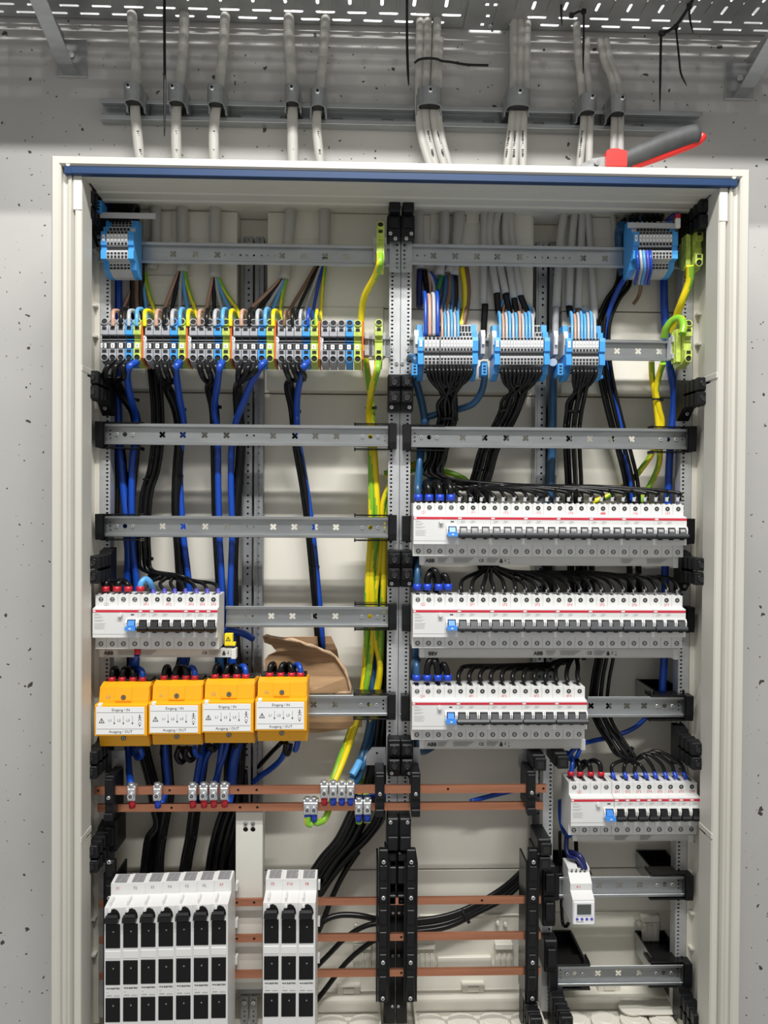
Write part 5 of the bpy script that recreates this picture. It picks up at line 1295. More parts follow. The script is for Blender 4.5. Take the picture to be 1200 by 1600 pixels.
# jumpers into breakers and protection blocks
def plugs(xs, py, Y, r, wcol, ferr, lab, top, wobble=((0, 0),)*4, fh=9, grp=None):
    for k, x in enumerate(xs):
        c = ferr[k] if isinstance(ferr, (list, tuple)) else ferr
        p = at(x, py, Y); b = MB(); b.cyl((0, 0, -fh/2/950), (0, 0, 1), r*1.35, fh/950, 12, r*1.25)
        one('ferrule', b.mesh('ferrule', [c]), f'{ORD[k]} {"red" if c == "ferrule_red" else "blue"} ferrule from the left on {lab}', 'ferrule', grp or ('ferrules on '+lab), loc=p)
        wc = wcol[k] if isinstance(wcol, (list, tuple)) else wcol
        tp = top[k]
        wire('jumper_wire', f'{ORD[k]} short thick wire from the left rising from {lab}', [(x, py, Y)]+[(x+dx, py+dy, Y+dY) for dx, dy, dY in tp], r, wc, 'short wires on '+lab, k=5, n=9, cat='wire')
arc1 = [(1, -14, 0), (5, -24, .012), (10, -18, .03), (12, -4, .045), (13, 12, .05)]
arcl = [(-1, -14, 0), (-5, -24, .012), (-10, -18, .03), (-12, -4, .045), (-13, 12, .05)]
up = [(0, -12, 0), (1, -24, .004), (3, -60, .03), (2, -100, .05)]
plugs([653.5, 670.5, 687.5, 704.5], 777.5, -.028, .0053, ['wsteel', 'wblack', 'wblack', 'wblack'], 'ferrule_blue', 'the top right breaker row', [[(-1, -14, 0), (0, -34, .02), (2, -60, .04), (2, -100, .055)], arcl[:2]+[(-8, -12, .025), (-9, 8, .035)], arcl, arcl], fh=10)
plugs([652, 668, 685.5, 700], 917, -.028, .0053, ['wsteel', 'wblack', 'wblack', 'wblack'], 'ferrule_blue', 'the second right breaker row', [[(0, -16, 0), (1, -34, .01), (2, -46, .03)], [(0, -14, 0), (5, -20, .004), (12, -12, .012), (16, 4, .02)], [(-2, -18, 0), (-8, -26, .004), (-15, -20, .02), (-20, 6, .04)], [(-2, -12, 0), (-7, -18, .004), (-14, -6, .012), (-19, 6, .03)]], fh=10)
plugs([651, 667.5, 684.5, 699.5], 1058.5, -.028, .0053, ['wsteel', 'wblack', 'wblack', 'wblack'], 'ferrule_blue', 'the third right breaker row', [[(0, -16, 0), (-2, -24, .01), (-4, -20, .03), (-5, 0, .05)], [(0, -14, 0), (4, -26, .004), (13, -28, .012), (17, 4, .02)], [(-2, -18, 0), (-8, -26, .004), (-15, -20, .02), (-20, 6, .04)], [(-2, -12, 0), (-7, -20, .004), (-14, -6, .012), (-19, 6, .03)]], fh=9)
plugs([165, 183, 200.5, 219.5], 920, -.040, .0050, ['wblack', 'wblack', 'wblack', 'wlight'], 'ferrule_red', 'the left breaker row', [[(1, -8, 0), (8, -12, .01), (15, -6, .02), (18, 4, .04)], [(2, -8, 0), (10, -12, .01), (18, -4, .02), (22, 6, .04)], [(-2, -8, 0), (-12, -12, .012), (-22, -4, .03), (-26, 6, .05)], [(1, -9, 0), (8, -15, .006), (16, -8, .012), (20, 8, .03)]], fh=8)
for s_, (bx, by) in enumerate(((0, 0), (82.5, -2.5), (162, -4.5), (247.5, -7))):
    cols_ = ['wblack', 'wblack', 'wblack', 'wblue']
    xs = [174+bx, 191+bx, 208+bx, 222+bx] if s_ else [175, 191, 208, 223]
    plugs(xs, 1061+by, -.024, .0046, cols_, 'ferrule_red', f'the {ORD[s_]} yellow block', [[(0, -8, 0), (3, -16, .006), (7, -14, .02), (9, 6, .04)], [(0, -8, 0), (4, -16, .006), (8, -12, .02), (10, 6, .04)], [(0, -8, 0), (-3, -16, .006), (-8, -12, .02), (-10, 6, .04)], [(0, -8, 0), (-3, -15, .006), (-9, -13, .02), (-13, 6, .04)]], fh=7)
# below the yellow blocks
for k, (pts, r, m, lab) in enumerate((
    ([(218, 1168, -.02), (222, 1180, -.01), (214, 1184, .01), (208, 1168, .03)], .0045, 'wblue', 'short blue loop under the first yellow block'),
    ([(280, 1168, -.02), (276, 1182, -.01), (283, 1191, .0), (289, 1184, .01), (284, 1168, .02)], .0045, 'wblack', 'left black loop under the second yellow block'),
    ([(292, 1168, -.02), (289, 1180, -.01), (297, 1188, .0), (303, 1182, .01), (296, 1168, .02)], .0045, 'wblack', 'right black loop under the second yellow block'),
    ([(304, 1168, -.02), (306, 1178, -.01), (313, 1180, .0), (317, 1166, .02)], .0045, 'wblue', 'blue loop between the second and third yellow blocks'),
    ([(327, 1165, -.01), (331, 1172, .0), (336, 1170, .01), (340, 1162, .02)], .0045, 'wblack', 'small black loop under the third yellow block'),
    ([(447, 1160, -.01), (446, 1172, .0), (450, 1178, .01), (454, 1162, .02)], .0045, 'wblack', 'small black loop under the fourth yellow block'),
    ([(466, 1155, -.01), (463, 1168, -.005), (461, 1172, .0)], .0050, 'wblue', 'blue stub under the right end of the fourth yellow block'),
    ([(448, 1166, .01), (440, 1185, .03), (425, 1200, .05), (408, 1212, .06), (396, 1222, .07)], .0050, 'wblue', 'blue wire slanting down left from the fourth yellow block'),
    ([(440, 1160, .02), (424, 1176, .05), (402, 1200, .07)], .0040, 'wblack', 'black wire slanting down left from the fourth yellow block'),
    ([(363, 1120, .04), (352, 1175, .03), (341, 1205, .02), (333, 1228, .0)], .0042, 'wblue', 'thin blue wire slanting to the fifth zinc clamp'),
    ([(372, 1160, .05), (365, 1190, .04), (361, 1228, .03), (355, 1258, .0)], .0085, 'wblue', 'thick blue wire dropping to the sixth zinc clamp'),
    ([(345, 1160, .05), (323, 1180, .04), (312, 1225, .03)], .0060, 'wblue', 'thick blue wire behind the third and fourth clamps'),
    ([(368, 1262, .01), (352, 1258, .0), (338, 1258, .0), (322, 1262, .0)], .0035, 'wblue', 'thin blue link behind the right-hand clamps'))):
    wire('wire', lab, pts, r, m, cat='wire', n=9)
for nm, tr, cnt, r in (('first', [(214, 1110, .05), (222, 1170, .05), (236, 1225, .055), (242, 1262, .06), (247, 1290, .055), (234, 1310, .05), (229, 1340, .05), (226, 1372, .045)], 4, .0052),
                       ('second', [(258, 1110, .05), (258, 1180, .05), (262, 1240, .055), (256, 1275, .05), (250, 1310, .05), (246, 1340, .05), (245, 1372, .045)], 4, .0048),
                       ('third', [(322, 1130, .05), (316, 1180, .05), (309, 1230, .055), (303, 1265, .05), (297, 1310, .05), (291, 1340, .05), (286, 1372, .045)], 4, .0050),
                       ('fourth', [(372, 1100, .06), (366, 1180, .06), (362, 1250, .06), (350, 1290, .055), (340, 1330, .05), (334, 1375, .045)], 6, .0052),
                       ('fifth', [(380, 1160, .07), (376, 1230, .07), (364, 1300, .06), (350, 1340, .055), (345, 1375, .05)], 5, .0052),
                       ('sixth', [(384, 1200, .075), (380, 1280, .065), (362, 1330, .06), (360, 1375, .05)], 4, .0050)):
    bundle('wire', f'black wire in the {nm} thick bundle behind the two upper copper bars, left side', cnt, None, tr, None, r, 'wblack', f'{nm} black bundle above the bank of seven fuse switches', spread=1.1)
# green-yellow cables by the centre upright
for pts, lab in (([(594, 398, -.045), (593, 412, -.055), (586, 432, -.03), (570, 462, .0), (565, 490, .02), (565, 525, .03), (571, 560, .04), (577, 600, .045), (581, 640, .045), (584, 690, .045), (588, 760, .045), (589, 830, .045), (581, 900, .045), (583, 980, .05), (574, 1060, .05), (560, 1120, .05), (540, 1180, .03), (519, 1232, .0), (520, 1244, -.01), (515, 1262, -.015), (507, 1280, -.03), (494, 1285, -.03), (490, 1272, -.03)], 'green-yellow cable from the top rail terminal down past the centre to the lower copper bar'),
                 ([(591, 566, -.045), (589, 580, -.05), (583, 600, -.02), (578, 625, .02), (576, 650, .04), (579, 700, .045), (580, 780, .045), (579, 840, .045), (575, 900, .045), (573, 960, .05), (572, 1010, .055), (566, 1080, .055), (550, 1135, .05), (530, 1190, .03), (514, 1235, .0)], 'green-yellow cable from the single earth terminal on the second rail'),
                 ([(617, 745, .05), (606, 765, .05), (598, 790, .05), (596, 820, .05), (594, 870, .05), (586, 930, .05), (588, 1000, .05), (594, 1040, .045), (590, 1080, .05), (580, 1120, .05), (566, 1190, .05), (560, 1260, .02), (561, 1284, -.02)], 'green-yellow cable arching in from the right behind the centre upright'),
                 ([(610, 770, .055), (602, 800, .055), (601, 850, .05), (599, 920, .048), (596, 1000, .048), (592, 1060, .05), (580, 1110, .05)], 'second green-yellow cable arching in behind the centre upright'),
                 ([(572, 1235, .02), (574, 1262, -.01), (574, 1286, -.02)], 'short green-yellow cable at the rightmost clamp of the lower copper bar'),
                 ([(481, 1275, -.034), (481, 1286, -.034), (487, 1288, -.032)], 'short green-yellow cable at the leftmost clamp of the lower copper bar')):
    wire('earth_cable', lab, pts, .0054, 'wyellow', 'green-yellow cables at mid cabinet', stripe='wgreen', k=6, cat='cable')
tie(578, 637, .035, 15, 'black cable tie on the pair of green-yellow cables')
wire('earth_cable', 'upper green-yellow cable leaving the centre upright to the right', [(600, 740, .06), (625, 735, .06), (650, 725, .06), (672, 730, .065), (690, 742, .06), (712, 755, .055), (725, 765, .05)], .0050, 'wyellow', stripe='wgreen')
wire('earth_cable', 'lower green-yellow cable leaving the centre upright to the right', [(604, 748, .05), (645, 734, .055), (672, 732, .065), (700, 738, .06), (725, 748, .055), (735, 760, .05)], .0050, 'wgreen', stripe='wyellow')
# steel blue and black cables left of the centre upright
for k, (pts, r, m, lab) in enumerate((
    ([(580, 905, .06), (578, 960, .06), (580, 1040, .06), (582, 1090, .055), (577, 1140, .05), (566, 1180, .045), (552, 1215, .0), (546, 1230, -.02)], .0070, 'wsteel', 'left dark blue cable bending to the right-hand clamps'),
    ([(588, 960, .06), (590, 1060, .06), (584, 1130, .055), (572, 1180, .045), (560, 1215, .01), (549, 1230, -.02)], .0060, 'wsteel', 'right dark blue cable bending to the right-hand clamps'),
    ([(550, 1212, -.01), (557, 1200, .0), (562, 1190, .01)], .0065, 'wlight', 'short bright blue section above the right-hand clamps'),
    ([(548, 1243, -.03), (565, 1246, -.025), (585, 1244, -.02), (600, 1243, -.01)], .0042, 'wblue', 'thin blue wire running right between the two upper copper bars'))):
    wire('cable', lab, pts, r, m, n=9)
bundle('cable', 'black cable in the bundle sweeping from the centre upright to the bank of three', 9, None, [(602, 880, .07), (600, 980, .07), (600, 1080, .07), (596, 1150, .065), (585, 1220, .06), (562, 1265, .055), (540, 1310, .05), (515, 1340, .045), (494, 1372, .035)], None, .0062, 'wblack', 'black cables sweeping to the bank of three fuse switches', spread=1.05)
bundle('cable', 'black cable in the second bundle sweeping down under the centre upright', 4, None, [(608, 1200, .06), (596, 1270, .06), (575, 1305, .055), (545, 1335, .05), (515, 1370, .045), (495, 1400, .035)], None, .0058, 'wblack', 'second black bundle under the upper copper bars', spread=1.0)
wire('cable', 'single black cable slanting behind the top copper bar left of the centre spine', [(560, 1330, .05), (540, 1360, .05), (522, 1395, .05), (506, 1435, .05), (495, 1460, .045)], .0050, 'wblack')
wire('cable', 'black cable arching right into the centre spine above the middle copper bar', [(492, 1462, .04), (505, 1440, .045), (530, 1430, .05), (565, 1431, .05), (600, 1440, .05)], .0050, 'wblack')
wire('cable', 'black cable crossing behind the middle copper bar into the centre spine', [(480, 1525, .04), (510, 1495, .05), (540, 1465, .05), (570, 1447, .05), (600, 1441, .05)], .0045, 'wblack')
wire('cable', 'black cable crossing behind the bottom copper bar into the centre spine', [(480, 1580, .03), (505, 1550, .04), (540, 1505, .05), (575, 1475, .05), (602, 1462, .05)], .0045, 'wblack')
for k, dy in enumerate((0, 7, 13, -4)):
    wire('cable', 'black cable sweeping from the centre spine up right behind the lower copper bars', [(610, 1441+dy*.9, .05), (650, 1442+dy, .055), (700, 1434+dy, .06), (745, 1415+dy*.8, .065), (790, 1388+dy, .07), (830, 1350+dy, .07)], .0046+(.001 if k == 2 else 0), 'wblack', 'black cables crossing the empty busbar bay')
tie(727, 1430, .058, 22, 'black cable tie on the cables crossing the empty busbar bay', -1.1)
wire('wire', 'blue wire behind the two upper copper bars in the empty bay', [(735, 1252, .04), (765, 1244, .05), (798, 1236, .055), (830, 1228, .06)], .0042, 'wblue', cat='wire')
wire('wire', 'steel blue wire curving under the third right breaker row', [(652, 1150, .0), (652, 1168, .01), (662, 1174, .03), (675, 1168, .05)], .0060, 'wsteel', cat='wire')
wire('wire', 'black wire beside the steel blue one under the third right breaker row', [(652, 1166, .03), (646, 1190, .03), (640, 1215, .03)], .0045, 'wblack', cat='wire')

# --- right-hand bay
# colourful loops on the slim blocks
def loops(xs, y_top, y_in, cols, where, oy, ox, r=.0024, back=14):
    nmc = {'wlight': 'light blue', 'wgrey': 'white-grey', 'wtan': 'pinkish', 'wblue': 'blue', 'wyellow': 'yellow', 'wsteel': 'dark blue', 'label': 'white', 'wbrown': 'brown', 'violet': 'violet'}
    for k, x in enumerate(xs):
        c = cols[k % len(cols)]; yt = y_top+(k*5 % 3)*2.0
        pts = [(ox+(x-ox)*.25, oy, .070), (x+1, (oy+yt)/2+6, .055), (x-1, yt+16, .03), (x-2, yt+4, .012), (x-1, yt, -.008), (x+.5, yt+6, -.024), (x+1, (yt+y_in)/2, -.036), (x+1, y_in, -.041)]
        wire('wire', f'{ORD[k]} {nmc[c]} looped wire from the left, block {where}', pts, r, c, 'looped wires on the slim blocks', k=5, n=7, cat='wire')
loops([664, 670.5, 677, 683], 457, 525, ['wblue', 'wtan', 'wgrey', 'wblue'], 'beside centre upright, tall loops', 425, 668, .0032)
loops([690, 695, 700, 705, 710, 715], 486, 535, ['wtan', 'wlight', 'wgrey', 'wlight', 'wgrey', 'wlight'], 'beside centre upright, low loops', 440, 702)
loops([780.5+5.15*k for k in range(11)], 488, 535, ['wlight', 'wtan', 'wgrey', 'wlight', 'wgrey', 'wlight', 'wtan', 'wgrey', 'wlight', 'wlight', 'wgrey'], 'mid second rail', 462, 795)
loops([893+5.1*k for k in range(8)], 488, 533, ['wlight', 'wtan', 'wgrey', 'wlight', 'wlight', 'wgrey', 'wlight', 'wgrey'], 'furthest right', 480, 905)
for k, (pts, m) in enumerate((([(656, 422, .07), (655, 450, .06), (655, 480, .04)], 'wnavy'), ([(663, 422, .07), (666, 445, .06), (668, 465, .04)], 'wblack'), ([(690, 430, .07), (684, 455, .06), (680, 480, .05)], 'wdgreen'), ([(697, 432, .07), (695, 460, .06), (686, 490, .05)], 'wsteel'), ([(703, 430, .072), (702, 460, .066), (694, 492, .05)], 'wbrown'), ([(711, 432, .07), (712, 470, .066), (708, 495, .05)], 'wblack'), ([(706, 430, .075), (707, 470, .07), (703, 495, .05)], 'wsteel'),
                              ([(722, 418, .075), (727, 450, .07), (726, 490, .06), (720, 510, .04)], 'wyellow'), ([(728, 418, .075), (731, 450, .07), (729, 480, .065), (722, 515, .04)], 'wbrown'), ([(758, 475, .075), (756, 510, .06), (755, 545, .06)], 'wblack'), ([(776, 458, .07), (778, 480, .06), (782, 500, .05)], 'wblack'), ([(790, 460, .07), (794, 480, .06), (798, 500, .05)], 'wblack'), ([(803, 466, .07), (806, 485, .06), (809, 500, .05)], 'wblack'), ([(813, 462, .07), (820, 480, .06), (826, 500, .05)], 'wblack'), ([(869, 480, .075), (868, 510, .06), (868, 545, .06)], 'wgrey'), ([(889, 478, .07), (892, 495, .05)], 'wblack'), ([(903, 480, .07), (905, 495, .05)], 'wbrown'), ([(928, 500, .075), (925, 525, .06)], 'wblack'))):
    wire('wire', f'dark conductor bundle leaving a grey sheath, {ORD[k]} from the left behind the slim blocks', pts, .0052 if k < 9 else .0058, m, 'conductors leaving the grey sheaths', cat='wire', n=9)
# black fans below the slim blocks
def fan(xs, py, trunk, ends, where, cnt=None, r=.0034, spread=1.25, k=5):
    n_ = len(xs)
    st = [[(x, py, -.043), (x+1, py+9, -.050), (x+(trunk[0][0]-x)*.25, py+24, -.030)] for x in xs]
    bundle('wire', None, n_, st, trunk, ends, r, 'wblack', 'black wires from the slim block '+where, labs=[f'black wire from the {ORD[i]} lower socket, slim block {where}' for i in range(n_)], spread=spread, k=k)
r0 = HOLE_X[0]; holes0 = [at(721+17.05*i, 775, -.03) for i in range(21)]
fx = [668, 674, 680, 686, 692, 698, 704, 709, 715, 720, 726, 731, 735]
e0 = []
for i in range(13):
    ex = 722+17.0*(i*1.6 if i < 12 else 20)
    ex = 722+17.0*round(i*20/12)
    e0.append([(700+(ex-700)*.30, 764-min(i, 9)*.7, .025), (700+(ex-700)*.68, 764-i*.3, .0), (ex-9, 769, -.018), (ex-1, 777, -.027), (ex, 783, -.029)])
fan(fx, 573, [(700, 628, .0), (700, 655, .02), (692, 680, .03), (684, 715, .035), (684, 745, .03)], e0, 'beside the centre upright', spread=1.5)
fx2 = [784, 790, 796, 803, 809, 815, 821, 827, 833, 838, 843]
fan(fx2, 575, [(805, 620, -.005), (797, 642, .01), (786, 665, .025), (766, 700, .04), (756, 735, .045), (748, 770, .05), (752, 830, .055), (765, 890, .045)], None, 'mid second rail', spread=1.7)
fx3 = [896, 902, 908, 914, 919, 924, 930]
fan(fx3, 575, [(900, 625, .0), (896, 645, .01), (893, 675, .025), (894, 710, .04), (896, 750, .045), (897, 800, .05), (900, 900, .05), (900, 1030, .045)], None, 'furthest right, second rail', spread=1.7, r=.0036)
tie(700, 655, .015, 27, 'black cable tie on the bundle below the slim block beside the centre upright', hpx=20); tie(791, 641, .008, 27, 'black cable tie on the slanting bundle below the middle slim block', .25, hpx=20); tie(896, 643, .008, 22, 'black cable tie on the bundle below the third slim block', hpx=20)
tie(749, 735, .045, 22, 'black cable tie on the slanting bundle below the upper right empty rail', .1, hpx=18)
e8 = [(722+17*i) for i in range(21) if i not in [round(q*20/12) for q in range(13)]]
for q, ex in enumerate(e8):
    sx = 896 if ex > 850 else 760
    wire('wire', f'{ORD[q]} extra thin black wire from the left arching into the top right breaker row', [(sx-40 if sx > 800 else 730, 762, .03), ((sx+ex)/2, 762+q % 3*2, .01), (ex-8, 767, -.015), (ex-1, 777, -.027), (ex, 783, -.029)], .0030, 'wblack', 'thin black wires above the top right breaker row', cat='wire')
for px in (709, 749, 895): tie(px, 764, .008, 12, f'upright black cable tie {dict([(709, "left"), (749, "middle"), (895, "right")])[px]} of the wires above the top right breaker row', PI/2)
def ferr_row(xs, py, where, mname='ferrule_grey', Y=-.029):
    b = MB(); b.box(-.0026, .0026, -.002, .002, -.0035, .0035, .0008); me = b.mesh('ferrule', [mname])
    for k, x in enumerate(xs): one('ferrule', me, f'{ORD[k]} small grey wire ferrule from the left on {where}', 'ferrule', 'grey ferrules on '+where, loc=at(x, py, Y))
ferr_row([718+17.05*i for i in range(21)], 780.5, 'the top right breaker row', 'tgrey_light')
# second row fan
tr2x = 765
for i in range(21):
    ex = 720+17.0*i
    if i < 6: pts = [(tr2x, 885, .03), (tr2x+(ex-tr2x)*.35, 893, .012), (ex+(4 if ex < tr2x else -4), 905, -.01), (ex, 917, -.026), (ex+1, 926, -.030)]
    else: pts = [(tr2x-5, 882, .035), (800, 893+(i % 5), .02), (tr2x+(ex-tr2x)*.62, 900-(i % 6)*1.2, .012), (ex-22, 902-(20-i)*.0, .0), (ex-5, 911, -.018), (ex, 920, -.027), (ex+1, 926, -.030)]
    wire('wire', f'black wire to the {ORD[i]} pole after the blue toggle, second right breaker row', pts, .0034, 'wblack', 'black wires to the second right breaker row', cat='wire')
ferr_row([719+17.0*i for i in range(21)], 924.5, 'the second right breaker row', 'ferrule_grey')
tie(815, 907, .01, 12, 'upright black cable tie left in the wires above the second right breaker row', PI/2); tie(906, 906, .008, 12, 'upright black cable tie right in the wires above the second right breaker row', PI/2)
for k, (x, w_) in enumerate(((856, .010), (912, .007), (924, .006), (983, .006), (997, .006))):
    bundle('wire', f'black wire falling behind the second right breaker row, {ORD[k]} vertical bundle from the left', 3, None, [(x-4, 790, .05), (x, 860, .055), (x+2, 930, .055), (x-2, 1010, .055)], None, w_*.5, 'wblack', f'{ORD[k]} vertical black bundle behind the right breaker rows')
# third row fan
for i in range(12):
    ex = 716+17.0*i
    if i < 9: pts = [(892, 1028, .04), (880-i*2, 1036, .03), (860-(8-i)*9, 1040+i*.6, .012), (ex+14, 1041+i*.8, .0), (ex+4, 1047, -.015), (ex, 1056, -.026), (ex+1, 1065, -.030)]
    else: pts = [(900-(11-i)*3, 1024, .03), (ex+(2 if i < 11 else 0), 1040, .0), (ex-1, 1054, -.02), (ex+1, 1065, -.030)]
    wire('wire', f'black wire to the {ORD[i]} pole after the blue toggle, third right breaker row', pts, .0038, 'wblack', 'black wires to the third right breaker row', cat='wire')
ferr_row([716+17.0*i for i in range(12)], 1063.5, 'the third right breaker row', 'blackpl')
# bundle to the lower right strip
exq = [956, 975, 991.5, 1007, 1022, 1038, 1053, 1068]
endq = [[(983+k*2, 1188-k*.3, .0), ((985+e)/2, 1189-(k*2.2 if k > 3 else -k*1.5), -.01), (e-(6 if k > 2 else -1), 1196-(3 if k > 3 else 0), -.018), (e, 1205, -.020), (e+2, 1212, -.024)] for k, e in enumerate(exq)]
bundle('wire', None, 8, None, [(948, 960, .055), (945, 1020, .05), (938, 1060, .05), (935, 1100, .045), (944, 1130, .035), (962, 1158, .02), (976, 1178, .008)], endq, .0032, 'wblack', 'thin black wires to the lower right strip', labs=[f'thin black wire to the {ORD[k]} breaker after the blue toggle, lower right strip' for k in range(8)], spread=2.2)
for k, e in enumerate(exq):
    wire('ferrule', f'{ORD[k]} small blue ferrule from the left on the lower right breaker strip', [(e, 1204, -.0185), (e+1, 1209, -.022), (e+4, 1216, -.030)], .0034, 'ferrule_blue', 'blue ferrules on the lower right strip', cat='ferrule', k=1)
tie(982, 1176, .008, 16, 'black cable tie on the thin wires above the lower right strip', .9)
plugs([892, 906.5, 923, 939], 1208.5, -.016, .0042, ['wblue', 'wblack', 'wblack', 'wblack'], 'ferrule_red', 'the lower right breaker strip', [[(2, -12, .004), (2, -24, .012), (-8, -32, .02), (-14, -14, .03)], [(-1, -12, 0), (-5, -20, .01), (-10, -10, .02)], [(-2, -12, 0), (-8, -18, .01), (-14, -16, .02), (-18, -6, .03)], [(-2, -14, 0), (-10, -20, .01), (-20, -17, .02), (-32, -6, .03)]], fh=7)
wire('wire', 'blue wire crossing from the right upright to the lower right strip', [(1011, 1120, .05), (990, 1138, .05), (960, 1150, .05), (925, 1158, .045), (905, 1164, .03), (890, 1178, .02)], .0042, 'wblue', cat='wire')
wire('wire', 'blue wire curling above the first ferrule of the lower right strip', [(905, 1164, .02), (895, 1172, .0), (888, 1184, .0), (899, 1186, .01), (908, 1166, .03)], .0036, 'wblue', cat='wire')
wire('wire', 'blue wire hanging left of the lower right strip', [(876, 1250, .03), (876, 1275, .03), (880, 1295, .02), (888, 1305, .0), (894, 1300, -.01)], .0045, 'wblue', cat='wire')
wire('wire', 'dark blue wire down to the time switch', [(886, 1300, .01), (885, 1325, .0), (890, 1338, -.01), (902, 1342, -.02), (912, 1358, -.03)], .0040, 'wnavy', cat='wire')
wire('wire', 'dark blue wire arching into the right terminal of the time switch', [(886, 1330, .0), (898, 1333, -.015), (908, 1340, -.025), (915, 1358, -.028)], .0040, 'wnavy', cat='wire')
wire('wire', 'black wire dropping into the time switch', [(900, 1310, .02), (901, 1335, .0), (905, 1358, -.028)], .0036, 'wblack', cat='wire')
wire('wire', 'thin black wire down the left of the time switch', [(875, 1300, .03), (875, 1330, .04), (877, 1400, .03), (879, 1440, .02), (884, 1447, .0), (888, 1443, -.01)], .0030, 'wblack', cat='wire')
# blue and steel cables in the right bay
for pts, r, m, lab in (([(640, 562, -.005), (642, 557, -.02), (647, 560, -.033), (649, 570, -.035)], .0058, 'wsteel', 'steel blue cable hooking into the first tap connector'),
                       ([(645, 580, .0), (654, 610, .02), (661, 640, .03), (663, 665, .03), (656, 720, .03), (654, 765, -.01)], .0066, 'wsteel', 'steel blue cable dropping from the first tap connector to the top right breaker row'),
                       ([(756, 566, -.035), (757, 590, -.02), (752, 612, .0), (740, 630, .01), (722, 638, .02), (700, 642, .03), (680, 648, .03), (665, 660, .035), (672, 720, .04), (672, 770, .03)], .0058, 'wsteel', 'steel blue cable curving left from the second tap connector'),
                       ([(864, 566, -.03), (864, 600, .03), (863, 680, .045), (861, 740, .05), (858, 790, .05)], .0070, 'wsteel', 'steel blue cable dropping from the third tap connector beside the rear upright'),
                       ([(652, 868, .0), (651, 885, .01), (652, 900, .02)], .0070, 'wsteel', 'steel blue cable under the left end of the top right breaker row'),
                       ([(652, 1010, .0), (650, 1020, .01), (651, 1032, .02)], .0070, 'wsteel', 'steel blue cable under the left end of the second right breaker row'),
                       ([(1037, 430, .04), (1038, 480, .04), (1041, 520, .04), (1046, 570, .04), (1053, 610, .04), (1052, 650, .04), (1047, 700, .04), (1044, 760, .045), (1041, 830, .045), (1039, 890, .05), (1040, 960, .05), (1037, 1040, .05), (1034, 1085, .045)], .0066, 'wblue', 'long blue cable running down beside the right upright'),
                       ([(1078, 415, -.045), (1077, 440, -.035), (1066, 470, -.02), (1058, 492, .0), (1052, 520, .02)], .0062, 'wyellow', 'yellow cable from the top right earth terminal'),
                       ([(1038, 527, .0), (1042, 512, -.01), (1052, 500, -.02), (1063, 498, -.03), (1068, 508, -.04), (1066, 522, -.045)], .0062, 'wyellow', 'yellow cable arching into the right earth terminal on the second rail')):
    wire('cable', lab, pts, r, m, n=10, stripe=('wgreen' if m == 'wyellow' else None), k=6)
for pts, lab in (([(1018, 565, .02), (1019, 590, .03), (1024, 620, .035), (1028, 660, .04), (1031, 700, .04), (1028, 730, .045), (1012, 765, .05), (1000, 785, .05)], 'left green-yellow cable leaving the second rail at the right'),
                 ([(1036, 567, .0), (1029, 590, .02), (1025, 612, .03), (1030, 640, .035), (1034, 665, .04), (1020, 705, .045), (1004, 730, .05), (985, 752, .055), (950, 775, .06), (925, 785, .06)], 'right green-yellow cable leaving the second rail at the right')):
    wire('earth_cable', lab, pts, .0050, 'wyellow', stripe='wgreen', k=6)
tie(1026, 624, .03, 14, 'black cable tie on the green-yellow pair at the right')
# bundle from the top right block
bundle('wire', 'black wire falling from the top right slim block to the top right breakers', 6, [[(985+i*8, 352, -.02), (980+i*5, 338, .0), (972-i*1, 350, .03), (968, 390, .05)] for i in range(6)], [(974, 440, .05), (956, 470, .05), (942, 505, .05), (941, 550, .052), (948, 600, .05), (962, 660, .05), (973, 700, .05), (985, 750, .05), (988, 790, .05)], None, .0036, 'wblack', 'black wires falling from the top right slim block', spread=1.5)
wire('wire', 'blue wire leading the bundle from the top right slim block', [(990, 405, -.03), (984, 425, -.01), (970, 445, .02), (954, 480, .035), (945, 520, .045), (946, 560, .05), (957, 600, .045), (967, 650, .045), (976, 700, .045), (985, 750, .045), (988, 785, .045)], .0044, 'wblue', cat='wire')
for k, (x, m) in enumerate(((995.5, 'wblue'), (1001, 'wgrey'), (1006, 'wlight'), (1011.5, 'violet'), (1016, 'wblue'))):
    wire('wire', f'{ORD[k]} looped wire from the left across the face of the top right slim block', [(x-.5, 392, -.043), (x+.5, 402, -.052), (x+1.5, 420, -.048), (x-2, 436, -.03), (x-3, 444, -.015)], .0024, m, 'looped wires on the top right slim block', cat='wire')
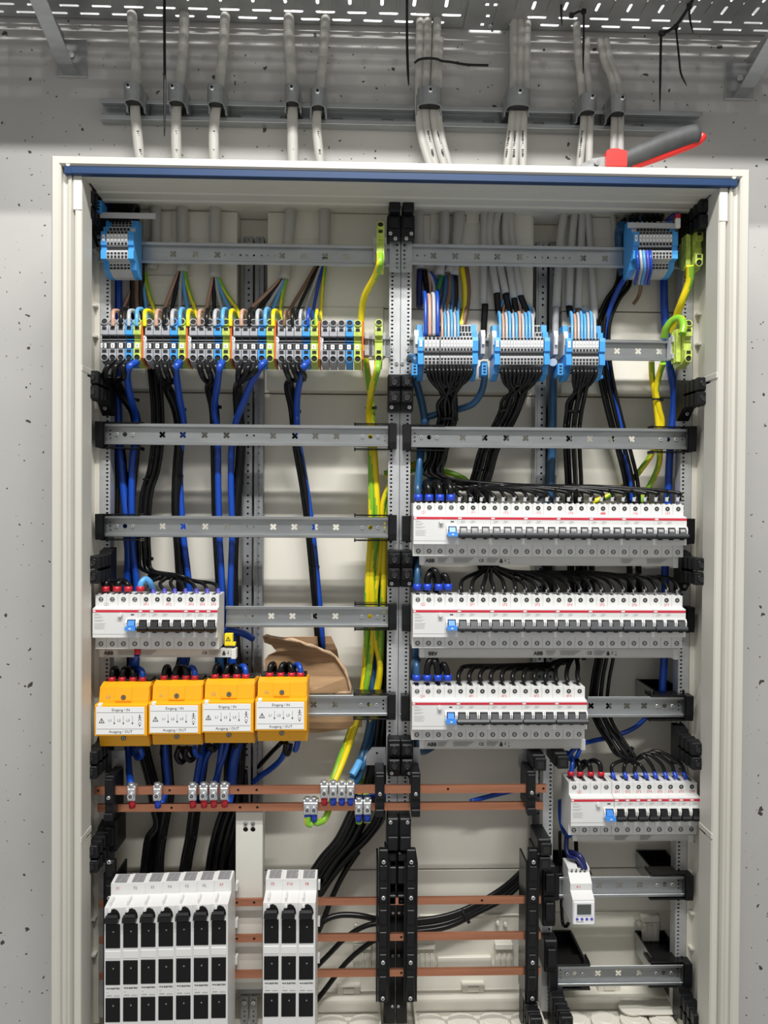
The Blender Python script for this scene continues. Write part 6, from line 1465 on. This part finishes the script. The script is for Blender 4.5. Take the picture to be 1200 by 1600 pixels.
wire('wire', 'brown wires dangling under the top right slim block', [(998, 436, -.01), (1001, 450, .01), (997, 465, .03), (990, 475, .04)], .0030, 'wbrown', cat='wire')
for k in range(7):
    wire('wire', f'{ORD[k]} black wire from the left arching over the top right slim block', [(985+k*8, 358, -.018), (983+k*8, 344, -.012), (987+k*8, 337, .005), (992+k*7, 342, .03), (990+k*6, 360, .05)], .0036, ('wblack', 'wsteel')[k == 2], 'black wires over the top right slim block', cat='wire')
for k in range(6):
    wire('wire', f'{ORD[k]} black wire from the left arching over the top left slim block', [(174+k*5.5, 347, -.018), (175+k*6, 332, -.012), (180+k*6, 320, .005), (186+k*6, 326, .03), (190+k*5, 350, .05), (200+k*4, 420, .05)], .0036, 'wblack', 'black wires over the top left slim block', cat='wire')
wire('wire', 'thick dark blue cable bending into the top left tap connector', [(157, 322, -.01), (165, 318, .0), (178, 322, .02), (184, 345, .04), (184, 400, .05)], .0085, 'wnavy', cat='wire')
wire('wire', 'thick dark blue cable bending behind the top right slim block', [(972, 352, .0), (968, 365, .02), (970, 400, .03), (975, 430, .03)], .0085, 'wsteel', cat='wire')
wire('wire', 'blue wire with violet tip right of the top right slim block', [(1036, 352, .0), (1047, 341, .0), (1056, 333, -.01), (1060, 338, -.03)], .0036, 'violet', cat='wire')
# left-hand red feed under the left breaker row
wire('ferrule', 'red ferrule hanging under the left breaker row', [(215, 1014, -.03), (215, 1022, -.03)], .0052, 'ferrule_red', cat='ferrule', k=1)
wire('wire', 'blue wire below the red ferrule under the left breaker row', [(215, 1022, -.03), (212, 1032, -.02), (207, 1046, .0), (203, 1062, .02)], .0052, 'wblue', cat='wire')
wire('wire', 'blue wire crossing behind the right end of the left breaker row', [(345, 983, .02), (362, 985, .02), (380, 990, .03), (395, 998, .045)], .0060, 'wblue', cat='wire')
for k, (x, m) in enumerate(((210, 'wblue'), (286, 'wblue'), (342, 'wsteel'), (362, 'wblue'))):
    wire('wire', f'{ORD[k]} thick vertical blue wire from the left between the left breakers and the yellow blocks', [(x, 985, .04), (x+1, 1020, .04), (x, 1060, .04)], .0080, m, 'vertical blue wires above the yellow blocks', cat='wire')
